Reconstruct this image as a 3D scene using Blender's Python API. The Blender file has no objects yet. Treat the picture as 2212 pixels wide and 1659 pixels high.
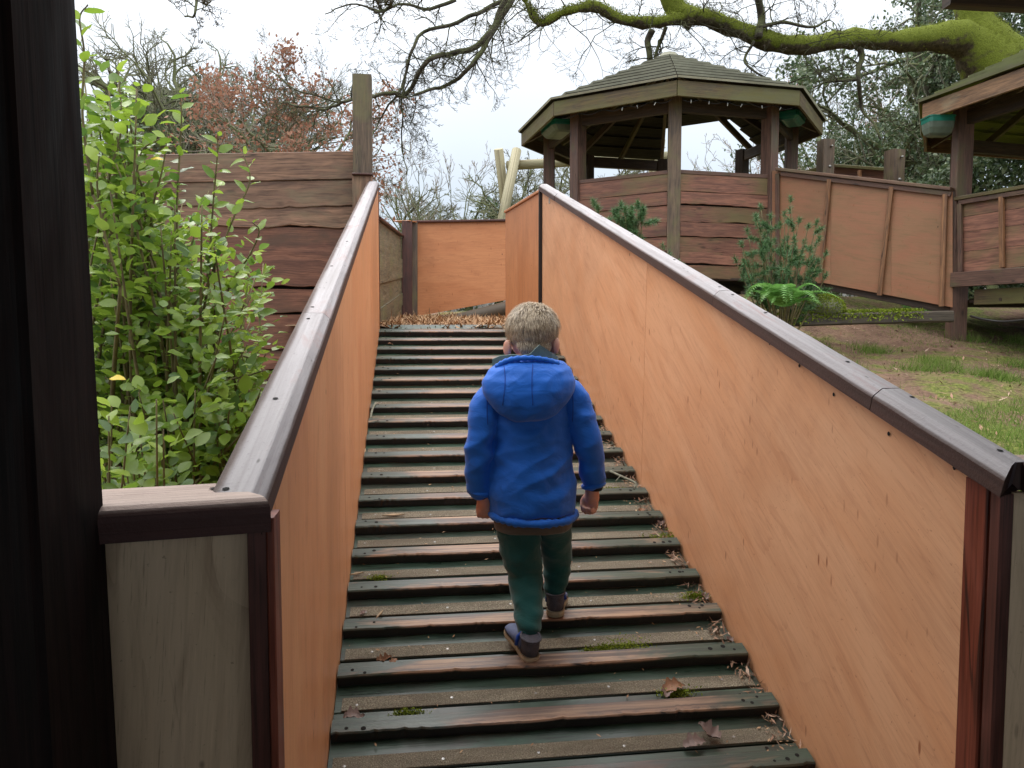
import bpy, math, random
import numpy as np
from math import sin, cos, tan, pi, radians, atan2, sqrt
from mathutils import Vector, Matrix, noise as mnoise

rnd = random.Random(7)
RNG = np.random.default_rng(11)
sc = bpy.context.scene
C = bpy.data.collections.new("place"); sc.collection.children.link(C)

# ------------------------------------------------------------------ camera
EYE = np.array([0.0, 0.0, 1.5])
YAW = radians(7.6); PITCH = radians(3.7)
FW = np.array([sin(YAW)*cos(PITCH), cos(YAW)*cos(PITCH), -sin(PITCH)])
RT = np.array([cos(YAW), -sin(YAW), 0.0]); UP = np.cross(RT, FW)
cam = bpy.data.cameras.new("camera"); camo = bpy.data.objects.new("camera", cam); C.objects.link(camo)
camo.matrix_world = Matrix(((RT[0], UP[0], -FW[0], 0), (RT[1], UP[1], -FW[1], 0), (RT[2], UP[2], -FW[2], 1.5), (0, 0, 0, 1)))
cam.sensor_width = 36; cam.lens = 36*1664/2212; cam.clip_start = 0.02; cam.clip_end = 400
sc.camera = camo

# ------------------------------------------------------------------ sky, sun, exposure
SUN_EL, SUN_AZ = radians(52), radians(-25)
world = bpy.data.worlds.new("World"); sc.world = world; world.use_nodes = True
wn, wl = world.node_tree.nodes, world.node_tree.links
wn.clear()
out = wn.new("ShaderNodeOutputWorld"); bg = wn.new("ShaderNodeBackground"); bg.inputs[1].default_value = 0.1
sky = wn.new("ShaderNodeTexSky"); sky.sky_type = 'NISHITA'; sky.sun_disc = False
sky.sun_elevation = SUN_EL; sky.sun_rotation = SUN_AZ; sky.air_density = 1.2; sky.dust_density = 2.0
tc = wn.new("ShaderNodeTexCoord"); sep = wn.new("ShaderNodeSeparateXYZ")
wl.new(tc.outputs['Generated'], sep.inputs[0])
ramp = wn.new("ShaderNodeValToRGB")          # overcast sky: brighter towards the zenith
el = ramp.color_ramp.elements
el[0].position = 0.0; el[0].color = (0.185, 0.225, 0.27, 1)
el[1].position = 1.0; el[1].color = (1.2, 1.19, 1.17, 1)
e = el.new(0.12); e.color = (0.215, 0.25, 0.295, 1)
e = el.new(0.34); e.color = (0.36, 0.38, 0.405, 1)
e = el.new(0.6); e.color = (0.78, 0.79, 0.80, 1)
wl.new(sep.outputs[2], ramp.inputs[0])
cn = wn.new("ShaderNodeTexNoise"); cn.inputs['Scale'].default_value = 1.9; cn.inputs['Detail'].default_value = 4
cm = wn.new("ShaderNodeMapRange"); cm.inputs[1].default_value = 0.3; cm.inputs[2].default_value = 0.7
cm.inputs[3].default_value = 17.5; cm.inputs[4].default_value = 21.5
wl.new(tc.outputs['Generated'], cn.inputs['Vector']); wl.new(cn.outputs[0], cm.inputs[0])
vm = wn.new("ShaderNodeVectorMath"); vm.operation = 'SCALE'
wl.new(ramp.outputs[0], vm.inputs[0]); wl.new(cm.outputs[0], vm.inputs['Scale'])
mx = wn.new("ShaderNodeMix"); mx.data_type = 'RGBA'; mx.inputs[0].default_value = 0.9
wl.new(sky.outputs[0], mx.inputs[6]); wl.new(vm.outputs[0], mx.inputs[7])
wl.new(mx.outputs[2], bg.inputs[0]); wl.new(bg.outputs[0], out.inputs[0])
sun = bpy.data.lights.new("sun", 'SUN'); sun.energy = 0.7; sun.angle = radians(25); sun.color = (1.0, 0.97, 0.93)
suno = bpy.data.objects.new("sun", sun); C.objects.link(suno)
suno.rotation_euler = (pi/2 - SUN_EL, 0, pi - SUN_AZ)
sc.view_settings.view_transform = 'Standard'; sc.view_settings.look = 'None'
sc.view_settings.exposure = 0.7; sc.view_settings.gamma = 1.0; sc.view_settings.use_curve_mapping = False
sc.cycles.max_bounces = 6; sc.cycles.diffuse_bounces = 4; sc.cycles.glossy_bounces = 3
sc.cycles.transparent_max_bounces = 8; sc.cycles.use_denoising = True
sc.cycles.use_adaptive_sampling = True; sc.cycles.adaptive_threshold = 0.01

# ------------------------------------------------------------------ measuring helpers (photo survey -> metres)
def ray(x, y): return FW + RT*(x-1106.0)/1664.0 + UP*(829.5-y)/1664.0
def onY(x, y, Y): r = ray(x, y); return EYE + r*Y/r[1]
def onX(x, y, X): r = ray(x, y); return EYE + r*X/r[0]
def onZ(x, y, Z): r = ray(x, y); return EYE + r*(Z-1.5)/r[2]
def dep(x, y, d): return EYE + ray(x, y)*d
S = tan(radians(16.2)); Z0 = -0.148          # ramp plane: z = Z0 + S*y
RA = radians(16.2)

# ------------------------------------------------------------------ object helpers
def np3(v): return np.array((float(v[0]), float(v[1]), float(v[2])))
def nrm(v): v = np3(v); return v/np.linalg.norm(v)
def mesh_np(name, V, F, mat=None, parent=None, smooth=False, uv=None):
    """V (n,3); F list of arrays of faces, each (m,k)"""
    me = bpy.data.meshes.new(name)
    V = np.asarray(V, dtype=np.float32)
    if not isinstance(F, list): F = [F]
    F = [np.asarray(f, dtype=np.int32) for f in F if len(f)]
    me.vertices.add(len(V)); me.vertices.foreach_set("co", V.ravel())
    loops = np.concatenate([f.ravel() for f in F]); tot = np.concatenate([np.full(len(f), f.shape[1], dtype=np.int32) for f in F])
    st = np.concatenate(([0], np.cumsum(tot)[:-1])).astype(np.int32)
    me.loops.add(len(loops)); me.loops.foreach_set("vertex_index", loops)
    me.polygons.add(len(tot)); me.polygons.foreach_set("loop_start", st)
    if uv is not None:
        ul = me.uv_layers.new(name="UVMap"); ul.data.foreach_set("uv", np.asarray(uv, dtype=np.float32).ravel())
    me.polygons.foreach_set("use_smooth", np.full(len(tot), smooth))
    me.update(calc_edges=True)
    if mat: me.materials.append(mat)
    return link(name, me, parent)
def link(name, me, parent=None):
    o = bpy.data.objects.new(name, me); C.objects.link(o)
    if parent is not None:
        o.parent = parent
        o.matrix_parent_inverse = world_inv(parent)
    return o
def world_inv(p):
    m = p.matrix_basis.copy(); q = p
    if q.parent is not None: m = q.parent.matrix_basis @ q.matrix_parent_inverse @ m if q.parent else m
    return m.inverted()
def tag(o, label=None, cat=None, group=None, kind=None):
    if label: o['label'] = label
    if cat: o['category'] = cat
    if group: o['group'] = group
    if kind: o['kind'] = kind
    return o
def thing(name, label, cat, loc, group=None):
    o = bpy.data.objects.new(name, None); C.objects.link(o); o.location = [float(a) for a in loc]
    o.empty_display_size = 0.1
    return tag(o, label, cat, group)

def board(name, A, B, W, w, t, mat, parent=None, ch=0.004, segs=1, wob=0.0, seed=0, low=None, label=None):
    """beam from A to B, width w along W, thickness t; wob makes the -W edge waney"""
    A, B = np3(A), np3(B); L = B-A; ln = np.linalg.norm(L); L = L/ln
    W = np3(W); W = W - L*(W@L); W /= np.linalg.norm(W); T = np.cross(L, W)
    ch = min(ch, t*0.4, w*0.4)
    a, b = w/2, t/2
    sec = [(-a, -b+ch), (-a, b-ch), (-a+ch, b), (a-ch, b), (a, b-ch), (a, -b+ch), (a-ch, -b), (-a+ch, -b)]
    per = [0]
    for i in range(8):
        p, q = sec[i], sec[(i+1) % 8]; per.append(per[-1]+math.hypot(q[0]-p[0], q[1]-p[1]))
    V = []
    for s in range(segs+1):
        f = s/segs
        dw = 0
        if name == 'cleat' and 0 < s < segs and mnoise.noise(Vector((f*ln*11, seed*5.1, 2))) > .12: dw_c = .0045*abs(mnoise.noise(Vector((f*ln*40, seed, 7))))*2
        else: dw_c = 0
        if wob: dw = wob*(mnoise.noise(Vector((f*ln*2.2, seed*7.3, 0)))*1.4 + 0.5*mnoise.noise(Vector((f*ln*9, seed*3.1, 5)))+0.25*mnoise.noise(Vector((f*ln*30, seed*3.1, 9))))
        for (x, y) in sec:
            xx = x + (dw if x < 0 else 0)
            if dw_c and x < 0 and y > 0: xx += dw_c; V.append(A + L*ln*f + W*xx + T*y); continue
            V.append(A + L*ln*f + W*xx + T*y)
    F, uv = [], []
    for s in range(segs):
        for i in range(8):
            j = (i+1) % 8
            F.append((s*8+i, s*8+j, (s+1)*8+j, (s+1)*8+i))
            u0, u1 = s/segs*ln, (s+1)/segs*ln
            uv += [(u0, per[i]), (u0, per[i+1]), (u1, per[i+1]), (u1, per[i])]
    caps = [tuple(reversed(range(8))), tuple(segs*8+i for i in range(8))]
    for cp in caps:
        for i in cp: uv.append((sec[i % 8][1]*0.6, sec[i % 8][0]))
    o = mesh_np(name, V, [np.array(F), np.array(caps)], mat, parent, False, uv)
    if label: o['label'] = label
    return o

def slab(name, pts, th, mat, parent=None, u=None, label=None, loc_uv=False):
    """flat polygon pts extruded by vector th; UV u along given direction"""
    P = [np3(p) for p in pts]; th = np3(th); n = len(P)
    if u is None: u = P[1]-P[0]
    u = nrm(u); nn = nrm(th); u = nrm(u-nn*(u@nn)); v = np.cross(nn, u)
    V = P + [p+th for p in P]
    o0 = P[0] if loc_uv else P[0]*0
    if loc_uv and (P[-1]-P[0])@v < 0: v = -v
    fa = tuple(range(n)); fb = tuple(reversed(range(n, 2*n)))
    F = [(i, i+n, (i+1) % n+n, (i+1) % n) for i in range(n)]
    uv = [((V[i]-o0)@u, (V[i]-o0)@v) for i in fa] + [((V[i]-o0)@u, (V[i]-o0)@v) for i in fb]
    for f in F:
        for i in f: uv.append((((V[i]-o0)@u)+((V[i]-o0)@nn)*.3, (V[i]-o0)@v+(0 if loc_uv else (V[i]@nn))))
    o = mesh_np(name, V, [np.array([fa, fb]), np.array(F)], mat, parent, False, uv)
    if label: o['label'] = label
    return o

def tube_arrays(pts, rad, sides=8, cap=True):
    P = np.array([np3(p) for p in pts]); n = len(P)
    D = np.gradient(P, axis=0); D /= np.linalg.norm(D, axis=1)[:, None]+1e-9
    a = np.cross(D[0], (0, 0, 1.0))
    if np.linalg.norm(a) < 0.1: a = np.cross(D[0], (1.0, 0, 0))
    a /= np.linalg.norm(a); V = []
    for i in range(n):
        a = a - D[i]*(a@D[i]); a /= np.linalg.norm(a)+1e-9; b = np.cross(D[i], a)
        r = rad[i] if hasattr(rad, '__len__') else rad
        for k in range(sides):
            t = 2*pi*k/sides; V.append(P[i]+(a*cos(t)+b*sin(t))*r)
    F = [(i*sides+k, i*sides+(k+1) % sides, (i+1)*sides+(k+1) % sides, (i+1)*sides+k) for i in range(n-1) for k in range(sides)]
    V = list(V)
    T = []
    if cap:
        V.append(P[0]); V.append(P[-1]); c0, c1 = n*sides, n*sides+1
        T = [(c0, (k+1) % sides, k) for k in range(sides)] + [(c1, (n-1)*sides+k, (n-1)*sides+(k+1) % sides) for k in range(sides)]
    return np.array(V), np.array(F), np.array(T)
class MB:
    def __init__(s): s.V = []; s.F = {}; s.n = 0
    def add(s, V, *Fs):
        V = np.asarray(V, dtype=float)
        for F in Fs:
            F = np.asarray(F)
            if len(F): s.F.setdefault(F.shape[1], []).append(F+s.n)
        s.V.append(V); s.n += len(V)
    def tube(s, pts, rad, sides=8): s.add(*tube_arrays(pts, rad, sides))
    def build(s, name, mat, parent=None, smooth=True):
        return mesh_np(name, np.concatenate(s.V), [np.concatenate(f) for f in s.F.values()], mat, parent, smooth)
def smooth_path(pts, k=6):
    P = [np3(p) for p in pts]; out = []
    P = [2*P[0]-P[1]]+P+[2*P[-1]-P[-2]]
    for i in range(1, len(P)-2):
        for j in range(k):
            t = j/k
            out.append(0.5*((2*P[i])+(-P[i-1]+P[i+1])*t+(2*P[i-1]-5*P[i]+4*P[i+1]-P[i+2])*t*t+(-P[i-1]+3*P[i]-3*P[i+1]+P[i+2])*t**3))
    out.append(P[-2]); return np.array(out)
def tube(name, pts, rad, sides, mat, parent=None, smooth=True):
    V, F, T = tube_arrays(pts, rad, sides)
    return mesh_np(name, V, [F, T], mat, parent, smooth)

# ------------------------------------------------------------------ materials
class NT:
    def __init__(s, name):
        s.m = bpy.data.materials.new(name); s.m.use_nodes = True
        s.n = s.m.node_tree.nodes; s.l = s.m.node_tree.links
        s.b = s.n['Principled BSDF']
    def new(s, t, **k):
        n = s.n.new(t)
        for a, v in k.items(): setattr(n, a, v)
        return n
    def noise(s, vec, scale, detail=4, rough=0.5, dist=0.0):
        n = s.new('ShaderNodeTexNoise'); n.inputs['Scale'].default_value = scale; n.inputs['Detail'].default_value = detail
        n.inputs['Roughness'].default_value = rough; n.inputs['Distortion'].default_value = dist
        s.l.new(vec, n.inputs['Vector']); return n.outputs[0]
    def ramp(s, fac, stops, interp='LINEAR'):
        n = s.new('ShaderNodeValToRGB'); n.color_ramp.interpolation = interp; e = n.color_ramp.elements
        stops = list(stops)
        for i, (p, c) in enumerate(stops):
            x = e[i] if i < 2 else e.new(p)
            x.position = p; x.color = (*c, 1) if hasattr(c, '__len__') else (c, c, c, 1)
        s.l.new(fac, n.inputs[0]); return n.outputs[0]
    def mix(s, f, a, b, mode='MIX'):
        n = s.new('ShaderNodeMix', data_type='RGBA', blend_type=mode)
        for sock, v in ((0, f), (6, a), (7, b)):
            if hasattr(v, 'is_output'): s.l.new(v, n.inputs[sock])
            elif sock == 0: n.inputs[0].default_value = v
            else: n.inputs[sock].default_value = (*v, 1)
        return n.outputs[2]
    def map(s, vec, scale, loc=(0, 0, 0), rot=(0, 0, 0)):
        n = s.new('ShaderNodeMapping'); n.inputs['Scale'].default_value = scale; n.inputs['Location'].default_value = loc; n.inputs['Rotation'].default_value = rot
        s.l.new(vec, n.inputs[0]); return n.outputs[0]
    def math(s, op, a, b=0.0, c=None):
        n = s.new('ShaderNodeMath', operation=op)
        for i, v in enumerate((a, b, c)):
            if v is None: continue
            if hasattr(v, 'is_output'): s.l.new(v, n.inputs[i])
            else: n.inputs[i].default_value = v
        return n.outputs[0]
    def bump(s, h, strength, dist=0.002):
        n = s.new('ShaderNodeBump'); n.inputs['Strength'].default_value = strength; n.inputs['Distance'].default_value = dist
        s.l.new(h, n.inputs['Height']); s.l.new(n.outputs[0], s.b.inputs['Normal'])
    def set(s, **k):
        for a, v in k.items():
            i = s.b.inputs[a.replace('_', ' ')]
            if hasattr(v, 'is_output'): s.l.new(v, i)
            else: i.default_value = (*v, 1) if hasattr(v, '__len__') and len(v) == 3 and i.type == 'RGBA' else v
def uvrand(t):
    tcn = t.new('ShaderNodeTexCoord'); oi = t.new('ShaderNodeObjectInfo')
    sc_ = t.math('MULTIPLY', oi.outputs['Random'], 37.0)
    a = t.new('ShaderNodeVectorMath', operation='ADD'); t.l.new(tcn.outputs['UV'], a.inputs[0]); t.l.new(sc_, a.inputs[1])
    return a.outputs[0], oi.outputs['Random']
def wood(name, dark, light, rough=0.55, grain=60.0, patch=None, patch_amt=0.5, patch_scale=3.0, bump=0.35, knots=True, spec=0.5, hue=0.25, weather=None, weather_amt=.5, coat=0.0):
    t = NT(name); v, rv = uvrand(t)
    g = t.noise(t.map(v, (1.2, grain/ 1.0, 1)), 1.0, 6, 0.62, 0.35)
    g2 = t.noise(t.map(v, (2.2, 10.0, 1)), 1.3, 3, 0.5, 1.6)
    fac = t.math('MULTIPLY_ADD', g2, 0.55, t.math('MULTIPLY', g, 0.6))
    col = t.ramp(fac, [(0.42, dark), (0.56, tuple(a*.5+b*.5 for a, b in zip(dark, light))), (0.70, light)])
    g3 = t.noise(t.map(v, (5.0, grain*4.5, 1)), 1.0, 3, 0.7, 0.2)
    col = t.mix(t.ramp(g3, [(0.36, 0.7), (0.50, 0.0)]), col, tuple(c*0.55 for c in dark))
    col = t.mix(t.ramp(g3, [(0.56, 0.0), (0.70, 0.5)]), col, tuple(min(1, c*1.35) for c in light))
    ck = t.noise(t.map(v, (0.7, 16.0, 1)), 1.0, 2, 0.4, 0.15)
    ckm = t.ramp(t.noise(v, 1.7, 3), [(0.50, 0.0), (0.58, 1.0)])
    col = t.mix(t.math('MULTIPLY', t.ramp(t.math('ABSOLUTE', t.math('SUBTRACT', ck, 0.5)), [(0.003, 0.85), (0.010, 0.0)]), ckm), col, (0.012, 0.009, 0.007))
    if knots:
        vo = t.new('ShaderNodeTexVoronoi'); vo.inputs['Scale'].default_value = 1.0
        t.l.new(t.map(v, (2.0, 5.5, 1)), vo.inputs['Vector'])
        kf = t.ramp(vo.outputs['Distance'], [(0.035, 1.0), (0.10, 0.0)])
        col = t.mix(t.math('MULTIPLY', kf, 0.75), col, tuple(c*0.3 for c in dark))
    br = t.math('MULTIPLY_ADD', rv, hue, 1.0-hue/2)
    col = t.mix(1.0, col, t.ramp(br, [(0.0, 0.0), (1.0, 1.0)]), 'MULTIPLY') if False else col
    hs = t.new('ShaderNodeHueSaturation'); t.l.new(br, hs.inputs['Value']); t.l.new(col, hs.inputs['Color']); col = hs.outputs[0]
    if patch is not None:
        pn = t.noise(t.map(v, (0.8, 1.6, 1)), patch_scale, 5, 0.6, 0.3)
        pf = t.ramp(pn, [(0.62-0.25*patch_amt, 0.0), (0.78-0.2*patch_amt, 1.0)])
        col = t.mix(t.math('MULTIPLY', pf, 0.8), col, patch)
    if weather is not None:
        pn = t.noise(t.map(v, (1.3, 5.0, 1)), 2.5, 5, 0.65, 0.5)
        pf = t.ramp(pn, [(0.62-0.25*weather_amt, 0.0), (0.72-0.2*weather_amt, 1.0)])
        col = t.mix(t.math('MULTIPLY', pf, 0.75), col, weather)
    rr = t.ramp(g2, [(0.3, rough*0.8), (0.7, min(1, rough*1.25))])
    t.set(Base_Color=col, Roughness=rr, Specular_IOR_Level=spec, Coat_Weight=coat, Coat_Roughness=0.18)
    t.bump(g, bump, 0.0025)
    return t.m
def ply(name, base, warm, dark, seed, angle, pore=(0.30, 0.10, 0.04)):
    """stained plywood: broad soft figure, short pores, runs of stain"""
    t = NT(name); v, rv = uvrand(t)
    vr = t.map(v, (1, 1, 1), (seed, seed*.7, 0), (0, 0, angle))
    big = t.noise(t.map(vr, (0.9, 2.6, 1)), 1.5, 4, 0.55, 1.2)
    fine = t.noise(t.map(vr, (4.0, 90.0, 1)), 1.0, 4, 0.6, 0.4)
    mid = t.noise(t.map(vr, (2.0, 11.0, 1)), 1.2, 5, 0.6, 1.4)
    col = t.ramp(big, [(0.32, warm), (0.62, base)])
    col = t.mix(t.ramp(mid, [(0.50, 0.0), (0.74, 0.55)]), col, dark)
    col = t.mix(t.ramp(fine, [(0.30, 0.32), (0.55, 0.0)]), col, dark)
    cat = t.math('FRACT', t.math('MULTIPLY', t.noise(t.map(vr, (0.7, 3.2, 1)), 1.0, 3, 0.5, 0.8), 16.0))
    col = t.mix(t.math('MULTIPLY', t.ramp(cat, [(0.0, 0.5), (0.16, 0.0)]), t.ramp(mid, [(0.40, 0.0), (0.60, 1.0)])), col, dark)
    hair_ = t.noise(t.map(vr, (11.0, 300.0, 1)), 1.0, 3, 0.7)
    col = t.mix(t.ramp(hair_, [(0.60, 0.0), (0.70, 0.6)]), col, tuple(c*.8 for c in dark))
    col = t.mix(t.ramp(hair_, [(0.30, 0.45), (0.40, 0.0)]), col, tuple(min(1, c*1.12) for c in base))
    # pores and drips: thin upright flecks
    vo = t.new('ShaderNodeTexVoronoi'); vo.inputs['Scale'].default_value = 1.0; vo.inputs['Randomness'].default_value = 1.0
    t.l.new(t.map(v, (30.0, 8.0, 1), (seed, 0, 0)), vo.inputs['Vector'])
    fl = t.ramp(vo.outputs['Distance'], [(0.08, 1.0), (0.15, 0.0)])
    sel = t.ramp(t.noise(v, 5.0, 3), [(0.44, 0.0), (0.58, 0.9)])
    col = t.mix(t.math('MULTIPLY', fl, sel), col, pore)
    vo2 = t.new('ShaderNodeTexVoronoi'); vo2.inputs['Scale'].default_value = 1.0
    t.l.new(t.map(v, (4.2, 2.6, 1), (seed*2, 0, 0)), vo2.inputs['Vector'])
    col = t.mix(t.ramp(vo2.outputs['Distance'], [(0.018, 0.9), (0.03, 0.0)]), col, (0.05, 0.025, 0.015))
    # grime
    gr = t.ramp(t.noise(v, 1.1, 5, 0.6, 0.5), [(0.52, 0.0), (0.75, 0.35)])
    col = t.mix(gr, col, tuple(c*0.55 for c in dark)); sp_ = t.ramp(t.noise(v, 90.0, 3, .7), [(0.66, 0.0), (0.72, 0.5)]); col = t.mix(sp_, col, pore)
    t.set(Base_Color=col, Roughness=t.ramp(big, [(0.3, 0.42), (0.7, 0.58)]), Specular_IOR_Level=0.35)
    t.bump(t.math('ADD', fine, t.math('MULTIPLY', fl, -0.6)), 0.12, 0.0015)
    return t.m
def simple(name, col, rough=0.6, var=0.25, scale=8.0, bump=0.0, spec=0.4, metal=0.0, col2=None, bscale=60., bdist=.003):
    t = NT(name); tcn = t.new('ShaderNodeTexCoord'); v = tcn.outputs['Object']
    n = t.noise(v, scale, 5, 0.6, 0.2)
    c2 = col2 if col2 else tuple(c*(1-var) for c in col)
    c = t.ramp(n, [(0.35, c2), (0.65, col)])
    t.set(Base_Color=c, Roughness=rough, Specular_IOR_Level=spec, Metallic=metal)
    if bump: t.bump(t.noise(v, bscale, 4, 0.6), bump, bdist)
    return t.m
def leafmat(name, cols, rough=0.45, trans=0.35, spec=0.5, backc=None):
    """per-leaf colour: Random Per Island picks a tone"""
    t = NT(name); g = t.new('ShaderNodeNewGeometry'); oi = t.new('ShaderNodeObjectInfo')
    rv = t.math('FRACT', t.math('ADD', g.outputs['Random Per Island'], oi.outputs['Random']))
    st = [(i/(len(cols)-1), c) for i, c in enumerate(cols)]
    col = t.ramp(rv, st)
    t.set(Base_Color=col, Roughness=rough, Specular_IOR_Level=spec)
    tr = t.new('ShaderNodeBsdfTranslucent'); t.l.new(col, tr.inputs[0])
    ms = t.new('ShaderNodeMixShader'); ms.inputs[0].default_value = trans
    t.l.new(t.b.outputs[0], ms.inputs[1]); t.l.new(tr.outputs[0], ms.inputs[2])
    o = t.n['Material Output']; t.l.new(ms.outputs[0], o.inputs[0])
    return t.m

M = {}
M['ply_r'] = ply('orange stained plywood', (0.72, 0.395, 0.22), (0.68, 0.335, 0.17), (0.52, 0.24, 0.125), 3.1, -0.55)
M['ply_l'] = ply('orange stained plywood upright grain', (0.70, 0.345, 0.165), (0.68, 0.30, 0.135), (0.50, 0.20, 0.09), 8.3, 1.5)
M['ply_far'] = ply('orange stained plywood level grain', (0.56, 0.24, 0.105), (0.50, 0.195, 0.08), (0.37, 0.14, 0.06), 5.7, 0.05)
M['ply_old'] = ply('weathered orange plywood', (0.36, 0.155, 0.075), (0.33, 0.13, 0.065), (0.20, 0.10, 0.05), 1.7, 0.1)
M['ply_raw'] = ply('unstained greyed plywood', (0.66, 0.50, 0.33), (0.58, 0.43, 0.27), (0.34, 0.23, 0.14), 4.4, 1.5, pore=(0.15, 0.10, 0.06))
M['cap'] = wood('dark stained rail', (0.085, 0.045, 0.035), (0.17, 0.105, 0.09), 0.36, 55, weather=(0.36, 0.33, 0.33), weather_amt=0.75, spec=0.75, knots=False, coat=0.35, patch=(0.22, 0.07, 0.055), patch_amt=0.3)
def railmat(name, top1, top2, red, side, v0, v1, groove):
    t = NT(name); v, rv = uvrand(t); tcn = t.new('ShaderNodeTexCoord'); su = t.new('ShaderNodeSeparateXYZ'); t.l.new(tcn.outputs['UV'], su.inputs[0])
    g = t.noise(t.map(v, (1.6, groove, 1)), 1.0, 6, .65, .5); b = t.noise(t.map(v, (1.5, 6, 1)), 1.7, 5, .65, .8); f = t.noise(v, 120.0, 3, .7)
    top = t.ramp(t.math('MULTIPLY_ADD', g, .55, t.math('MULTIPLY', b, .45)), [(.36, top1), (.62, top2)])
    top = t.mix(t.ramp(b, [(.56, 0.0), (.68, .6)]), top, red); top = t.mix(t.ramp(f, [(.62, 0.0), (.7, .35)]), top, tuple(c*.5 for c in top1))
    vo = t.new('ShaderNodeTexVoronoi'); t.l.new(t.map(v, (2.2, 7, 1)), vo.inputs['Vector']); top = t.mix(t.ramp(vo.outputs['Distance'], [(.04, .8), (.12, 0.0)]), top, (0.10, 0.095, 0.085))
    sd = t.ramp(g, [(.35, tuple(c*.6 for c in side)), (.7, side)])
    vj = t.math('MULTIPLY_ADD', t.math('SUBTRACT', b, .5), .012, su.outputs[1])
    col = t.mix(t.ramp(vj, [(v0, 0.0), (v0+.006, 1.0)]), sd, top)
    col = t.mix(t.ramp(vj, [(v1, 0.0), (v1+.008, 1.0)]), col, sd)
    t.set(Base_Color=col, Roughness=t.ramp(b, [(.3, .52), (.7, .74)]), Specular_IOR_Level=.35); t.bump(t.math('ADD', g, f), .6, .002); return t.m
M['cap'] = railmat('weathered rail', (0.27, 0.245, 0.25), (0.43, 0.405, 0.42), (0.32, 0.20, 0.185), (0.085, 0.045, 0.035), .034, .10, 70)
M['rim'] = wood('dark red brown trim', (0.05, 0.018, 0.012), (0.105, 0.035, 0.025), 0.42, 40, knots=False, spec=0.5)
M['trimred'] = wood('red brown corner trim', (0.13, 0.03, 0.016), (0.22, 0.055, 0.03), 0.4, 40, knots=False)
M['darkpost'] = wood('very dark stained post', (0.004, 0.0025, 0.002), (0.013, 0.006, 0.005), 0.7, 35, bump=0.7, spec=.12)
M['black'] = simple('gap shade and strip black', (0.02, 0.014, 0.012), 0.6)  # near black: imitates shade behind board gaps, also colours the dark strip
M['post'] = wood('brown stained post', (0.075, 0.05, 0.032), (0.175, 0.12, 0.08), 0.6, 50, patch=(0.15, 0.14, 0.055), patch_amt=0.45)
M['postred'] = wood('red brown post', (0.075, 0.038, 0.027), (0.165, 0.088, 0.062), 0.6, 50, patch=(0.10, 0.09, 0.04), patch_amt=0.4)
M['fence'] = wood('brown waney board', (0.105, 0.054, 0.034), (0.27, 0.155, 0.10), 0.62, 26, patch=(0.19, 0.15, 0.09), patch_amt=0.45, hue=0.5)
M['fencered'] = wood('red brown waney board', (0.12, 0.046, 0.029), (0.26, 0.115, 0.072), 0.6, 26, patch=(0.09, 0.05, 0.032), patch_amt=0.5, hue=0.5)
M['gboard'] = wood('algae stained red brown board', (0.13, 0.054, 0.036), (0.29, 0.13, 0.084), 0.62, 34, patch=(0.15, 0.125, 0.05), patch_amt=0.6, patch_scale=1.6, hue=0.35)
M['fascia'] = wood('algae stained fascia', (0.060, 0.038, 0.017), (0.145, 0.100, 0.044), 0.6, 40, patch=(0.125, 0.12, 0.035), patch_amt=0.85, patch_scale=2.0)
M['fascia2'] = wood('varnished fascia', (0.14, 0.07, 0.03), (0.34, 0.19, 0.095), 0.5, 26, patch=(0.24, 0.2, 0.12), patch_amt=0.2)
M['batten'] = wood('orange brown batten', (0.14, 0.065, 0.03), (0.32, 0.155, 0.07), 0.55, 40)
M['roofboard'] = wood('mossy roof board', (0.045, 0.042, 0.026), (0.13, 0.13, 0.078), 0.75, 30, patch=(0.20, 0.20, 0.13), patch_amt=0.2, knots=False, hue=0.6, spec=.25)
M['soffit'] = wood('dark soffit timber', (0.03, 0.019, 0.013), (0.075, 0.048, 0.032), 0.7, 30, knots=False)
M['greenboard'] = wood('dark green painted deck board', (0.013, 0.028, 0.019), (0.040, 0.075, 0.050), 0.34, 45, patch=(0.055, 0.055, 0.045), patch_amt=0.6, patch_scale=4.0, spec=0.6, knots=False, weather=(0.05, 0.10, 0.07), weather_amt=.35, bump=.5)
M['pole'] = wood('pale round pole', (0.28, 0.24, 0.14), (0.46, 0.42, 0.27), 0.7, 40, patch=(0.30, 0.32, 0.18), patch_amt=0.4)
M['sleeper'] = wood('dark wet timber sleeper', (0.045, 0.034, 0.024), (0.11, 0.085, 0.06), 0.6, 30)
def roofmat(name, dark, light, edge, moss=None):
    t = NT(name); v, rv = uvrand(t); tcn = t.new('ShaderNodeTexCoord'); su = t.new('ShaderNodeSeparateXYZ'); t.l.new(tcn.outputs['UV'], su.inputs[0])
    g = t.noise(t.map(v, (1.4, 40, 1)), 1.0, 5, .6, .3); b = t.noise(v, 2.2, 5, .65, .4)
    col = t.ramp(t.math('ADD', t.math('MULTIPLY', g, .6), t.math('MULTIPLY', b, .4)), [(.36, dark), (.66, light)])
    w = t.new('ShaderNodeTexWave', wave_type='BANDS', bands_direction='Y'); w.inputs['Scale'].default_value = 9.0; t.l.new(tcn.outputs['UV'], w.inputs['Vector'])
    if moss: col = t.mix(t.ramp(b, [(.38, 0.0), (.5, 1.0)]), col, moss)
    ef = t.ramp(su.outputs[1], [(.003, 1.0), (.006, 0.0)])  # lower edge painted pale, imitating a board lip that catches the light
    ef = t.math('MULTIPLY', ef, t.ramp(b, [(.3, .5), (.6, 1.0)]))
    col = t.mix(ef, col, edge)
    t.set(Base_Color=col, Roughness=.8, Specular_IOR_Level=.2); t.bump(t.math('ADD', g, t.math('MULTIPLY', w.outputs[1], 1.2)), .6, .004); return t.m
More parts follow.
